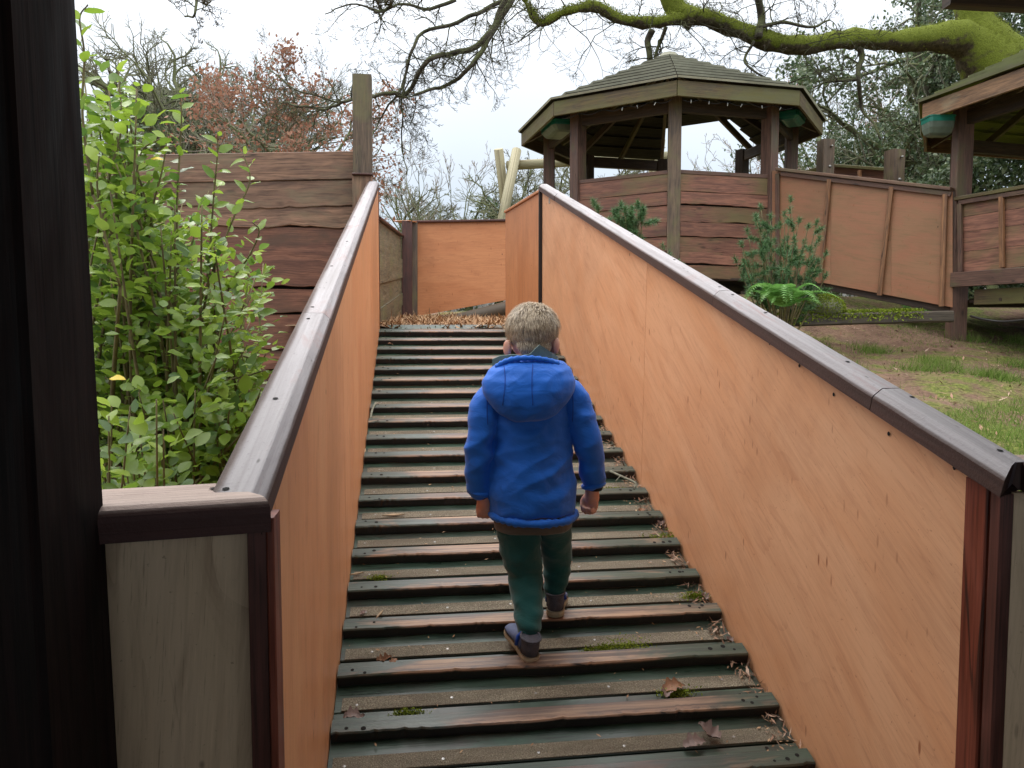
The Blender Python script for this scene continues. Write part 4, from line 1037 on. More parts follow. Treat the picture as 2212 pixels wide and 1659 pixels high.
limb(jk, [B(1092, 845, .02), B(1055, 872, .0), B(1036, 955, -.015), B(1034, 1015, .0), B(1036, 1058, .015)], [.047, .048, .041, .038, .034], 18, 6)
limb(jk, [B(1202, 840, .02), B(1238, 866, .0), B(1266, 945, -.015), B(1277, 1000, .01), B(1282, 1040, .03)], [.046, .048, .041, .038, .034], 18, 6)
jacket = remesh(jk, 'jacket', M['jacket'], boy, .0052, 5, jack_fold)
# gathered hem roll
hm = MB(); secs = []
k_ = 72; ring = []
for i in range(k_+1):
    a = 2*pi*i/k_; c = B(1151, 1108, .02); x_ = .131*cos(a); y_ = .103*sin(a)
    ring.append(np.array((c[0]+x_, c[1]+y_, c[2]-.004*cos(a*1)+(-.010 if sin(a) < 0 else .004)*abs(sin(a)))))
rr = [.0125+.0022*sin(i*2.9)+.0012*sin(i*7.1) for i in range(k_+1)]
V, Fq, T = tube_arrays(np.array(ring), rr, 12, False); mesh_np('hem', V, [Fq], M['jacket'], jacket, True)
# sleeve cuffs hem + black ribs
for (cx_, cy_, dy, sg, tw_) in ((1036, 1064, .015, -1, 0.02), (1282, 1047, .03, 1, -.02)):
    c = B(cx_, cy_, dy); mb = MB()
    ring = [c+np.array((.031*cos(a), .029*sin(a), sg*.006*cos(a))) for a in np.linspace(0, 2*pi, 25)]
    mesh_np('sleeve_hem', *(lambda q: (q[0], [q[1]]))(tube_arrays(np.array(ring), [.0085+.0008*sin(i*2.3) for i in range(25)], 10, False)), M['jacket'], jacket, True)
    mb = MB(); ring_loft(mb, [(c+np.array((.004, 0, -.001)), (.027, 0, 0), (0, .025, 0)), (c+np.array((.005, .002, -.014)), (.025, 0, 0), (0, .024, 0)), (c+np.array((.006, .002, -.019)), (.020, 0, 0), (0, .020, 0))], 20)
    mb.build('cuff', M['rib'], jacket)
# hood lying on the back
hdm = MB()
ring_loft(hdm, [tor(1112, 1184, 773, -.02, .034), tor(1076, 1218, 782, -.030, .056), tor(1056, 1232, 800, -.040, .070), tor(1045, 1241, 822, -.050, .078), tor(1046, 1237, 846, -.058, .078),
                tor(1060, 1222, 870, -.064, .070), tor(1080, 1202, 891, -.068, .057), tor(1102, 1180, 905, -.070, .038), tor(1124, 1158, 911, -.068, .016)], 30)
hood = remesh(hdm, 'hood', M['jacket'], boy, .0045, 5, lambda co: wr_noise(co, .0040))
bvh = BVHTree.FromPolygons([v.co[:] for v in hood.data.vertices], [p.vertices[:] for p in hood.data.polygons])
def seam(pts, r_=.0012, bvx=None, nm='seam', par=None):
    o_ = []
    for (x_, y_) in pts:
        q = B(x_, y_, -.4); h = (bvx or bvh).ray_cast(Vector(q), Vector(B(x_, y_, .1)-q).normalized())
        if h[0] is not None: o_.append(np.array(h[0])-np.array((0, .0006, 0)))
    if len(o_) > 2: tube(nm, o_, r_, 6, M['seamblue'], par or hood)
M['seamblue'] = simple('jacket seam shade thread', (0.004, 0.05, 0.34), .7)
seam([(1088+3*sin(i/4), 786+i*5.6) for i in range(17)]); seam([(1151-2*sin(i/5), 786+i*5.6) for i in range(17)])
bvj = BVHTree.FromPolygons([v.co[:] for v in jacket.data.vertices], [p.vertices[:] for p in jacket.data.polygons])
seam([(1054-2*sin(i/3), 845+i*8) for i in range(10)], bvx=bvj, par=jacket, nm='armhole_seam'); seam([(1236+2*sin(i/3), 838+i*8) for i in range(10)], bvx=bvj, par=jacket, nm='armhole_seam')
seam([(1220-i*5, 858-i*.4) for i in range(8)][::-1], bvx=bvj, par=jacket, nm='yoke_seam'); seam([(1054+i*4, 873-i*1.5) for i in range(6)], bvx=bvj, par=jacket, nm='yoke_seam')
# gathered hood rim
pts = [(1072, 793), (1090, 782), (1115, 775), (1145, 774), (1175, 777), (1200, 784), (1219, 795)]
rim = smooth_path([B(x_, y_, -.05-.035*(1-((x_-1146)/80)**2)) for x_, y_ in pts], 6)
V, Fq, T = tube_arrays(rim, [.0085+.0016*sin(i*2.1) for i in range(len(rim))], 10); mesh_np('hood_rim', V, [Fq, T], M['jacket'], hood, True)
# sage collar: folded band standing round the neck
cl = MB()
V = []; cpts = [(1064, 776, -.02), (1080, 769, -.035), (1105, 766, -.055), (1130, 768, -.06), (1145, 765, -.06), (1158, 752, -.058), (1166, 745, -.055), (1178, 752, -.045), (1192, 762, -.03), (1205, 770, -.005), (1207, 780, .02)]
n = len(cpts)
for (x_, y_, dy) in cpts:
    a = B(x_, y_, dy); V += [a, a+np.array((0, .004, -.045)), a+np.array((0, .012, -.045)), a+np.array((0, .009, .001))]
Fq = [(i*4+k, i*4+(k+1) % 4, (i+1)*4+(k+1) % 4, (i+1)*4+k) for i in range(n-1) for k in range(4)]
mesh_np('collar', V, np.array(Fq), M['collar'], boy, False)

# shirt hem and trousers
shm = MB(); ring_loft(shm, [tor(1060, 1240, 1095, .02, .088), tor(1064, 1240, 1118, .018, .096), tor(1065, 1236, 1139, .016, .096), tor(1070, 1230, 1142, .016, .088)], 28)
remesh(shm, 'shirt', M['shirt'], boy, .006, 3, lambda co: wr_noise(co, .002))
tr = MB()
ring_loft(tr, [tor(1072, 1236, 1085, .018, .075), tor(1068, 1238, 1112, .018, .082), tor(1074, 1234, 1130, .018, .074)], 24)
def leg(pts, rads): limb(tr, pts, rads, 20, 6)
leg([B(1117, 1122, .015), B(1124, 1180, .03), B(1133, 1242, .04), B(1142, 1305, -.02), B(1142, 1350, -.072)], [.067, .063, .053, .046, .037])
leg([B(1196, 1118, .02), B(1200, 1165, .07), B(1203, 1210, .11), B(1201, 1250, .10), B(1197, 1275, .095)], [.054, .050, .045, .041, .035])
def tfold(co):
    r_ = wr_noise(co, .0045)
    z = co[:, 2]; r_ += .0018*np.sin(z*150+co[:, 0]*60)*np.clip((co[:, 2].max()-z-.12)*6, 0, 1)
    return r_
trs = remesh(tr, 'trousers', M['trouser'], boy, .005, 4, tfold)
for (cx_, cy_, dy, r_) in ((1142, 1362, -.076, .033), (1196, 1278, .096, .031)):
    c = B(cx_, cy_, dy); mb = MB(); ring_loft(mb, [(c+np.array((0, 0, .018)), (r_, 0, 0), (0, r_, 0)), (c, (r_*1.03, 0, 0), (0, r_*1.03, 0)), (c-np.array((0, 0, .008)), (r_*.9, 0, 0), (0, r_*.9, 0))], 20)
    mb.build('ankle_cuff', M['trouser'], trs)
    mb = MB(); ring_loft(mb, [(c, (r_*.78, 0, 0), (0, r_*.78, 0)), (c-np.array((0, 0, .045)), (r_*.78, 0, 0), (0, r_*.8, 0))], 18); mb.build('sock', M['sock'], boy)

# shoes
def shoe(heel, yaw, pitch, L=.172, w=.030):
    """heel: point under the heel; builds sole, knit boot and coloured upper"""
    fz = np.array((sin(yaw)*cos(pitch), cos(yaw)*cos(pitch), sin(pitch))); sdv = np.array((cos(yaw), -sin(yaw), 0)); upv = np.cross(sdv, fz)
    heel = np3(heel); P = lambda f, s_, u: heel+fz*f+sdv*s_+upv*u
    prof = [(-.004, .010), (.0, .020), (.012, .0275), (.035, .0285), (.07, .026), (.10, .030), (.13, .034), (.152, .030), (.166, .018), (.172, .006)]
    def outline(s1, u, grow=0): return [P(f*L/.172+(grow*(-1 if f < .01 else (1 if f > .16 else 0))), (w_+grow)*s1, u) for f, w_ in prof]
    mb = MB(); V = []
    lv = [(0, -.004), (.004, 0), (.016, .001), (.021, -.001)]
    for (u, g_) in lv: V += outline(-1, u, g_)+outline(1, u, g_)[::-1]
    m_ = len(prof)*2
    Fq = [(i*m_+k, i*m_+(k+1) % m_, (i+1)*m_+(k+1) % m_, (i+1)*m_+k) for i in range(len(lv)-1) for k in range(m_)]
    caps = [tuple(range(m_)), tuple(range((len(lv)-1)*m_, len(lv)*m_))[::-1]]
    so = mesh_np('shoe', V, [np.array(Fq), np.array(caps)], M['sole'], boy, True)
    # upper: lofted rings going up from the sole then the foot
    mb = MB()
    ring_loft(mb, [(P(.028, 0, .018), sdv*.026, fz*.030), (P(.027, 0, .045), sdv*.0265, fz*.029), (P(.030, 0, .062), sdv*.028, fz*.031), (P(.031, 0, .071), sdv*.030, fz*.032), (P(.031, 0, .072), sdv*.025, fz*.027)], 22)
    kb = mb.build('knit_heel', M['knit'], so)
    mb = MB(); ring_loft(mb, [(P(.045, 0, .040), sdv*.028, upv*.036), (P(.07, 0, .036), sdv*.027, upv*.030), (P(.10, 0, .030), sdv*.030, upv*.022), (P(.13, 0, .026), sdv*.033, upv*.016), (P(.155, 0, .022), sdv*.026, upv*.010), (P(.166, 0, .02), sdv*.012, upv*.005)], 22)
    mb.build('upper', M['shoeblue'], so)
    mb = MB(); mb.tube([P(.058, -.031, .03), P(.056, -.029, .06), P(.060, -.01, .075), P(.060, .02, .072), P(.058, .030, .04)], .006, 8); mb.build('strap', M['strap'], so)
    mb = MB(); mb.tube([P(.031+.031*cos(a), 0, .072)+sdv*.029*sin(a) for a in np.linspace(0, 2*pi, 20)], .0042, 8); mb.build('shoe_collar', M['knit'], so)
    return so
hl = rp(*(lambda q: (q[0], q[1]))(onY(1147, 1440, 2.23)), .0)
hx = onY(1148, 1442, 2.22)[0]; shoe(rp(hx, 2.212, .031), radians(-17), RA*.95, .168)
hx = onY(1198, 1334, 2.388)[0]; q = onY(1200, 1334, 2.388); shoe(np.array((hx, 2.388, q[2])), radians(16), radians(3), .168)
# ================================================================== plants
def norm_rows(a): return a/(np.linalg.norm(a, axis=1)[:, None]+1e-9)
def segs_mesh(P0, P1, r0, r1, sides=3):
    """tapered prisms for many twigs at once -> V, F"""
    D = norm_rows(P1-P0); A = np.cross(D, np.array((.3, .5, .81))); A = norm_rows(A); Bv = np.cross(D, A); n = len(P0)
    ang = 2*pi*np.arange(sides)/sides
    ring = A[:, None, :]*np.cos(ang)[None, :, None]+Bv[:, None, :]*np.sin(ang)[None, :, None]
    V = np.concatenate((P0[:, None, :]+ring*r0[:, None, None], P1[:, None, :]+ring*r1[:, None, None]), 1).reshape(-1, 3)
    b = np.arange(n)[:, None]*2*sides; k = np.arange(sides)[None, :]; k2 = (k+1) % sides
    F = np.stack((b+k, b+k2, b+sides+k2, b+sides+k), -1).reshape(-1, 4)
    return V, F
def grow(seed, P, D, L, R, levels):
    """levels: list of dict(steps, wob, trop, kids, ang, ratio, rr, tmin). Returns segments per level"""
    g = np.random.default_rng(seed); segs = []; P = np.array(P, float).reshape(-1, 3); D = norm_rows(np.array(D, float).reshape(-1, 3))
    L = np.array(L, float).reshape(-1); R = np.array(R, float).reshape(-1); tips = None
    for lv in levels:
        n = len(P); k = lv['steps']; nodes = [P.copy()]; dirs = []; rads = [R.copy()]
        d = D.copy(); p = P.copy()
        for s in range(k):
            d = norm_rows(d+g.normal(0, lv['wob'], (n, 3))+np.array((0, 0, lv.get('trop', 0)))+np.array(lv.get('bias', (0, 0, 0))))
            p2 = p+d*(L/k)[:, None]
            ra = R*(1-lv.get('taper', .7)*s/k); rb = R*(1-lv.get('taper', .7)*(s+1)/k)
            segs.append((p, p2, ra, rb, lv.get('sides', 3)))
            p = p2; nodes.append(p); dirs.append(d); rads.append(rb)
        N = np.stack(nodes, 1); Dd = np.stack(dirs+[dirs[-1]], 1); Rr = np.stack(rads, 1); tips = (p, d)
        if not lv.get('kids'): break
        m = lv['kids']; f = g.uniform(lv.get('tmin', .2), 1, (n, m)); f[:, 0] = 1
        idx = np.clip((f*k), 0, k-1e-6); i0 = idx.astype(int); fr = (idx-i0)[..., None]; ar = np.arange(n)[:, None]
        pos = N[ar, i0]*(1-fr)+N[ar, i0+1]*fr; pd = Dd[ar, i0]; rp_ = Rr[ar, i0]
        rv = g.normal(0, 1, (n, m, 3)); rv -= pd*np.sum(rv*pd, -1)[..., None]; rv /= np.linalg.norm(rv, axis=-1)[..., None]+1e-9
        an = radians(lv['ang'])*g.uniform(.6, 1.25, (n, m))[..., None]; an[:, 0] *= .5
        P = pos.reshape(-1, 3); D = (pd*np.cos(an)+rv*np.sin(an)).reshape(-1, 3)
        L = ((L[:, None]*lv['ratio']*(1-.45*f))*g.uniform(.7, 1.25, (n, m))).reshape(-1); R = (np.minimum(rp_*.8, R[:, None]*lv['rr'])*np.ones((n, m))).reshape(-1)
    return segs, tips
def build_segs(name, segs, mat, parent=None, keep=None):
    VV, FF, n = [], [], 0
    for (a, b, ra, rb, s) in segs:
        if keep is not None:
            m = keep(a, b); a, b, ra, rb = a[m], b[m], ra[m], rb[m]
        if not len(a): continue
        V, F = segs_mesh(a, b, ra, rb, s); VV.append(V); FF.append(F+n); n += len(V)
    return mesh_np(name, np.concatenate(VV), [np.concatenate(FF)], mat, parent, True)
def leaves_mesh(c, d, n, size, aspect=.5, fold=.15, g=None, curl=0.0):
    """diamond leaves: c centres, d direction, n normal"""
    s = np.cross(d, n); s = norm_rows(s); n = np.cross(s, d)
    sz = size[:, None]
    V = np.stack((c, c+d*sz*.28+s*sz*aspect*.42+n*sz*fold*.5, c+d*sz*.72+s*sz*aspect*.40+n*sz*fold*.5, c+d*sz*1.0-n*sz*curl, c+d*sz*.72-s*sz*aspect*.40+n*sz*fold*.5, c+d*sz*.28-s*sz*aspect*.42+n*sz*fold*.5), 1).reshape(-1, 3)
    b = np.arange(len(c))[:, None]*6
    F = np.concatenate((b+np.array([[0, 1, 2, 3]]), b+np.array([[0, 3, 4, 5]])), 0)
    return V, F
def rnd_dirs(g, n, up=0.0): v = g.normal(0, 1, (n, 3)); v[:, 2] += up; return norm_rows(v)
def leaf_cloud(name, c, size, mat, parent, g, aspect=.5, up=0.3, droop=0):
    n = len(c); d = rnd_dirs(g, n, -droop); nn = rnd_dirs(g, n, up); nn = norm_rows(nn-d*np.sum(nn*d, 1)[:, None])
    V, F = leaves_mesh(c, d, nn, size, aspect); return mesh_np(name, V, [F], mat, parent, False)
def bark(name, c1, c2, moss=None, ms=.5, scale=20):
    t = NT(name); tcn = t.new('ShaderNodeTexCoord'); v = tcn.outputs['Object']; g = t.new('ShaderNodeNewGeometry')
    n = t.noise(v, scale, 5, .65, .4); n2 = t.noise(v, 2.6, 5, .6, .5); n3 = t.noise(v, 70, 3, .7)
    col = t.ramp(n, [(.35, c1), (.68, c2)])
    if moss:
        s_ = t.new('ShaderNodeSeparateXYZ'); t.l.new(g.outputs['Normal'], s_.inputs[0])
        m = t.math('ADD', t.math('MULTIPLY', s_.outputs[2], .35), n2)
        mc = t.ramp(n3, [(.3, tuple(a*.5 for a in moss)), (.7, moss)])
        col = t.mix(t.ramp(m, [(.60-ms*.5, 0.0), (.72-ms*.5, 1.0)]), col, mc)
    t.set(Base_Color=col, Roughness=.9, Specular_IOR_Level=.15); t.bump(t.math('ADD', n, n3), .9, .02); return t.m
M['mossbark'] = bark('oak bark thick with moss', (0.045, 0.035, 0.022), (0.12, 0.095, 0.06), (0.20, 0.24, 0.035), .62)
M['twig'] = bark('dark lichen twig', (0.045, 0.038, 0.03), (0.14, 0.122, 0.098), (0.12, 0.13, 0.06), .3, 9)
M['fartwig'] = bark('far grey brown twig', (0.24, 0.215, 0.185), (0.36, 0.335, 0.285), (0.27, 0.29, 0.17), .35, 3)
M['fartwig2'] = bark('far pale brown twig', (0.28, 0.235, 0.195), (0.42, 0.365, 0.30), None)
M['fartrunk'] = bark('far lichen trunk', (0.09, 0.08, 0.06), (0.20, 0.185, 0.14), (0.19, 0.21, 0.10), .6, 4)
M['ivy'] = leafmat('ivy leaves', [(0.03, 0.06, 0.025), (0.06, 0.11, 0.045), (0.10, 0.15, 0.07), (0.05, 0.09, 0.04)], .45, .15)
M['holly'] = leafmat('evergreen leaves', [(0.045, 0.085, 0.04), (0.095, 0.15, 0.065), (0.17, 0.225, 0.11), (0.07, 0.115, 0.055), (0.26, 0.30, 0.19)], .35, .2, .6)
M['beech'] = leafmat('dry copper leaves', [(0.22, 0.10, 0.065), (0.38, 0.195, 0.13), (0.30, 0.145, 0.095), (0.46, 0.29, 0.21)], .7, .35, .2)
M['budmat'] = simple('bud', (0.11, 0.085, 0.06), .8)

# --- the mossy oak whose limb crosses the top right
oak = thing('oak_tree', 'mossy oak with a long green limb reaching over the gazebo', 'tree', dep(2110, 600, 12.0))
OD = 11.8
mb = MB()
trk = smooth_path([dep(2420, 520, OD), dep(2270, 270, OD), dep(2185, 165, OD), dep(2125, 95, OD), dep(2104, 40, OD), dep(2090, -60, OD)], 6)
mb.tube(trk, np.interp(np.arange(len(trk)), np.linspace(0, len(trk)-1, 6), [.60, .50, .44, .38, .25, .20]), 18)
limbp = [(2150, 150, 0), (2085, 88, -.1), (2020, 83, -.2), (1930, 88, -.4), (1840, 84, -.6), (1740, 98, -.8), (1660, 88, -1.0), (1590, 62, -1.1), (1530, 40, -1.2), (1485, 36, -1.3), (1445, 44, -1.4), (1390, 50, -1.5), (1330, 38, -1.6), (1290, 16, -1.7), (1250, 18, -1.8), (1210, 30, -1.8), (1170, 52, -1.8), (1150, 30, -1.8), (1128, -10, -1.8)]
lp = smooth_path([dep(x, y, OD+d_) for x, y, d_ in limbp], 5)
lr = np.interp(np.arange(len(lp)), np.linspace(0, len(lp)-1, len(limbp)), [.46, .30, .22, .175, .17, .16, .155, .15, .14, .125, .10, .085, .085, .08, .07, .062, .055, .05, .045])
lr = lr*np.interp(np.arange(len(lp)), [0, 8, 16, len(lp)], [1, .92, .80, .80])*(1+.10*np.sin(np.arange(len(lp))*1.7)*np.cos(np.arange(len(lp))*.63))
mb.tube(lp, lr, 16)
l2 = smooth_path([dep(1500, 42, OD-1.3), dep(1462, 20, OD-1.3), dep(1440, -20, OD-1.3), dep(1430, -80, OD-1.2)], 5); mb.tube(l2, np.linspace(.15, .11, len(l2)), 12)
rocc = mb
o = mb.build('trunk', M['mossbark'], oak); me = o.data
tx = np.empty(len(me.vertices)*3, dtype=np.float32); me.vertices.foreach_get('co', tx); tx = tx.reshape(-1, 3)
dsp = np.array([mnoise.noise(Vector(c)*6.0)*.03+mnoise.noise(Vector(c)*17.0)*.012 for c in tx.astype(float)])
no = np.empty(len(me.vertices)*3, dtype=np.float32); me.vertices.foreach_get('normal', no); me.vertices.foreach_set('co', (tx+no.reshape(-1, 3)*dsp[:, None]).astype(np.float32).ravel()); me.update()
g = np.random.default_rng(2); nn_o = np.empty(len(me.vertices)*3, dtype=np.float32); me.vertices.foreach_get('normal', nn_o); nn_o = nn_o.reshape(-1, 3).astype(float)
co_ = np.empty(len(me.vertices)*3, dtype=np.float32); me.vertices.foreach_get('co', co_); co_ = co_.reshape(-1, 3).astype(float)
w_m = np.clip(nn_o[:, 2]+.55, 0.02, 1); idx = g.choice(len(co_), 26000, p=w_m/w_m.sum()); c = co_[idx]+g.normal(0, .035, (26000, 3)); c -= nn_o[idx]*np.clip(np.sum((c-co_[idx])*nn_o[idx], 1)-.012, 0, 1)[:, None]
M['limbmoss'] = leafmat('limb moss', [(0.12, 0.145, 0.02), (0.21, 0.245, 0.035), (0.29, 0.33, 0.06), (0.08, 0.075, 0.035)], .9, .15, .1)
dm = norm_rows(nn_o[idx]+g.normal(0, .9, (26000, 3))); V, F = leaves_mesh(c, dm, norm_rows(g.normal(0, 1, (26000, 3))), g.uniform(.010, .028, 26000), .4); o = mesh_np('moss', V, [F], M['limbmoss'], oak); o['kind'] = 'stuff'
# secondary dark limbs, hand placed
subs = [
    ([(1100, -20), (1075, 40), (1030, 95), (975, 120), (925, 128), (880, 200), (840, 205), (790, 210), (735, 222), (700, 235), (650, 228), (610, 222)], 11.0, .05, .012),
    ([(1096, 0), (1040, 25), (990, 50), (915, 68), (890, 110), (872, 180), (855, 205), (820, 260), (800, 300)], 11.2, .035, .010),
    ([(1110, -10), (1060, 70), (1020, 140), (965, 180), (900, 205)], 10.9, .045, .02),
    ([(880, 130), (870, 205), (868, 260), (872, 330), (880, 380)], 11.1, .016, .006),
    ([(735, 222), (690, 210), (640, 190), (580, 150)], 11.0, .016, .006),
    ([(985, 0), (930, 20), (880, 8), (820, 20), (760, 10), (700, 25)], 11.5, .03, .008),
    ([(1412, 62), (1400, 95), (1412, 150)], 10.8, .05, .04), ([(1442, 60), (1425, 95), (1418, 140)], 10.7, .03, .02),
    ([(1640, 80), (1645, 40), (1640, -20)], 10.6, .055, .05), ([(1640, 60), (1690, 50), (1750, 58), (1790, 40)], 10.6, .03, .012),
    ([(1628, 86), (1608, 122), (1626, 150), (1680, 180), (1740, 165)], 10.6, .022, .008),
    ([(1850, 100), (1860, 120), (1852, 170), (1865, 230), (1900, 300)], 11.2, .05, .015), ([(1852, 170), (1800, 175), (1760, 190)], 11.2, .03, .01),
    ([(800, -20), (830, -5), (845, 5), (835, 20), (808, 22)], 9.0, .025, .02),
    ([(420, -30), (428, 5), (420, 28), (405, 40)], 7.0, .016, .008),
]
SP0, SD0, SL0, SR0 = [], [], [], []; mb = MB()
for pts, dd, ra, rb in subs:
    pa = smooth_path([dep(x, y, dd+.12*i*(1 if i % 2 else -1)*.5) for i, (x, y) in enumerate(pts)], 5)
    pa = pa+np.array([[mnoise.noise(Vector(p)*3), mnoise.noise(Vector(p)*3+Vector((9, 0, 0))), mnoise.noise(Vector(p)*3+Vector((0, 9, 0)))] for p in pa])*.05
    rr_ = np.linspace(ra, rb, len(pa)); tube('limb', pa, rr_, 7, M['twig'], oak); sl_ = .3 if dd < 9.5 else .62
    if ra > .045 and pts[0][0] > 1400 and pts[0][0] < 1500: continue
    for i in range(2, len(pa)):
        if rnd.random() < .58:
            t_ = nrm(pa[i]-pa[i-1]); v_ = np.array((rnd.gauss(0, 1), rnd.gauss(0, .7), rnd.gauss(-.35, 1))); v_ -= t_*(v_@t_); v_ = nrm(v_)
            SP0.append(pa[i]); SD0.append(t_*.5+v_); SL0.append(rnd.uniform(.45, 1.1)*sl_); SR0.append(min(.012, rr_[i]*.55))
# twigs along the mossy limb too
for i in range(20, len(lp), 1):
    if rnd.random() < .55:
        v_ = np.array((rnd.gauss(0, 1), rnd.gauss(0, .8), rnd.choice((-1, 1))*rnd.uniform(.3, 1))); SP0.append(lp[i]); SD0.append(v_); SL0.append(rnd.uniform(.35, .95)); SR0.append(.010)
LV = [dict(steps=6, wob=.22, trop=-.02, kids=5, ang=50, ratio=.62, rr=.6, tmin=.15, sides=4), dict(steps=5, wob=.25, trop=.03, kids=4, ang=48, ratio=.60, rr=.62, tmin=.15), dict(steps=3, wob=.25, trop=.10, kids=3, ang=45, ratio=.55, rr=.7, tmin=.2), dict(steps=2, wob=.2, trop=.15, taper=.3)]
segs, tips = grow(5, SP0, SD0, SL0, SR0, LV)
segs = [(a, b, np.maximum(ra, .0021), np.maximum(rb, .0019), s) for a, b, ra, rb, s in segs]
o = build_segs('twigs', segs, M['twig'], oak); o['kind'] = 'stuff'
tp_, td_ = tips; g = np.random.default_rng(4)
a = tp_; V, F = segs_mesh(a, a+td_*.018, np.full(len(a), .0042), np.full(len(a), .0015), 4)
o = mesh_np('buds', V, [F], M['budmat'], oak); o['kind'] = 'stuff'

# --- bare and mixed trees further off
def bare_tree(label, px, py_top, D_, base_py, seed, group=None, width=1.0, mat='fartwig', tmat='fartrunk', lean=0, ivy=0, kids=(7, 6, 6, 5), r0=None, leafm=None, leafn=0, leafsz=.09, wob=.2, sx=1.0, stems=1, trop=.05, ang=42, fan=.5, minr=1.0, name='bare_tree', bare_frac=.22, trunkpx=None):
    base = dep(px, 700, D_); zb = float(tz(base[0], base[1])); top = dep(px, py_top, D_)[2]; Ht = top-zb
    t_ = thing(name, label, 'tree', (base[0], base[1], zb), group)
    r0 = r0 or Ht*.028; g = np.random.default_rng(seed)
    P0 = [(base[0]+.25*(i-(stems-1)/2)*(stems > 1), base[1], zb-.1) for i in range(stems)]; D0 = [(lean+fan*.5*(i-(stems-1)/2), g.normal(0, .05), 1) for i in range(stems)]
    w = width
    LV = [dict(steps=7, wob=.09, trop=.12, kids=kids[0], ang=ang*w, ratio=.78, rr=.5, tmin=bare_frac, sides=8, taper=.72),
          dict(steps=6, wob=wob, trop=trop, kids=kids[1], ang=ang*1.05, ratio=.62, rr=.5, tmin=.2, sides=5),
          dict(steps=5, wob=wob*1.1, trop=trop, kids=kids[2], ang=ang, ratio=.60, rr=.55, tmin=.15, sides=3),
          dict(steps=4, wob=wob, trop=trop*1.3, kids=kids[3], ang=ang, ratio=.55, rr=.6, tmin=.1, sides=3),
          dict(steps=2, wob=wob, trop=trop*1.5, taper=.3)]
    segs, tips = grow(seed, P0, D0, [Ht*.60]*stems, [r0/(stems**.5)]*stems, LV)
    # scale so that the crown reaches the surveyed height
    zt__ = max(np.percentile(s[1][:, 2], 99.7) for s in segs[-2:]); kz = Ht/(zt__-zb)
    bc = np.array((base[0], base[1], zb)); sc3 = np.array((kz*sx, kz*sx, kz))
    mr = D_*.00027*minr
    segs = [(bc+(a-bc)*sc3, bc+(b-bc)*sc3, np.maximum(ra*kz, mr), np.maximum(rb*kz, mr*.8), s) for a, b, ra, rb, s in segs]
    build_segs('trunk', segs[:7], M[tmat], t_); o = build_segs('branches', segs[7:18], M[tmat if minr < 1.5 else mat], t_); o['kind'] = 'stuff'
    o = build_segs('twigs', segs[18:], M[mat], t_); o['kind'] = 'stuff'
    tips = bc+(tips[0]-bc)*sc3
    if leafm:
        idx = g.choice(len(tips), leafn); c = tips[idx]+g.normal(0, .09+leafsz*.3, (len(idx), 3))
        hz = c[:, 2]-zb
        o = leaf_cloud('leaves', c, leafsz*g.uniform(.6, 1.3, len(c)), M[leafm], t_, g, .6, .3); o['kind'] = 'stuff'
    if ivy:
        a = np.concatenate([s[0] for s in segs[:13]]); r_ = np.concatenate([s[2] for s in segs[:13]]); b_ = np.concatenate([s[1] for s in segs[:13]])
        m = a[:, 2] < zb+Ht*.7; a, b_, r_ = a[m], b_[m], r_[m]
        pr = np.linalg.norm(b_-a, axis=1)*(r_+.05); pr /= pr.sum(); idx = g.choice(len(a), ivy, p=pr)
        c = a[idx]+(b_[idx]-a[idx])*g.uniform(0, 1, (ivy, 1))+rnd_dirs(g, ivy)*(r_[idx]*1.3+.10)[:, None]*g.uniform(.6, 1.6, (ivy, 1))
        o = leaf_cloud('ivy', c, D_*.0035*g.uniform(.6, 1.3, ivy), M['ivy'], t_, g, .8); o['kind'] = 'stuff'
    return t_
GB = 'bare trees beyond the left fence'
bare_tree('large bare oak with crooked limbs, leftmost beyond the tall fence', 330, 30, 24, 600, 21, GB, 1.0, ivy=1500, wob=.24, kids=(9, 6, 6, 7), sx=1.2)
bare_tree('bare oak whose crown shows above the stone tower', 430, 55, 29, 600, 27, GB, 1.0, ivy=1500, wob=.24, kids=(9, 6, 6, 7), sx=1.2)
bare_tree('bare ivy-clad tree in the middle of the group beyond the tall fence', 505, 90, 27, 600, 22, GB, 1.0, sx=1.2, ivy=3500, wob=.22, kids=(8, 6, 6, 6))
bare_tree('bare grey tree beside the tall post, its crown sloping down to the post', 625, 120, 27, 600, 23, GB, 1.0, sx=1.25, wob=.2, ivy=2500, kids=(8, 6, 6, 7))
bare_tree('bare tree behind the copper-leaved one', 575, 120, 31, 600, 26, GB, 1.0, sx=1.3, wob=.2, ivy=2500, kids=(8, 6, 6, 6))
bare_tree('young tree still holding dry copper leaves above the waney fence', 625, 130, 14.5, 600, 24, None, .9, mat='fartwig2', leafm='beech', sx=1.2, leafn=5000, leafsz=.075, r0=.09, trop=.09, kids=(9, 7, 6, 5), name='copper_leaved_tree', bare_frac=.12)
bare_tree('low copper leaved sapling behind the fence top', 570, 235, 13.5, 600, 44, None, 1.1, mat='fartwig2', leafm='beech', sx=1.5, leafn=4500, leafsz=.075, r0=.06, trop=.08, kids=(9, 7, 5, 5), name='copper_leaved_tree', bare_frac=.12)
GC = 'trees beyond the play area'
bare_tree('thin upright leafless tree just right of the tall post', 945, 305, 24, 600, 31, GC, .8, mat='fartwig2', stems=3, kids=(5, 4, 4, 3), trop=.12, ang=26, r0=.10, fan=.7)
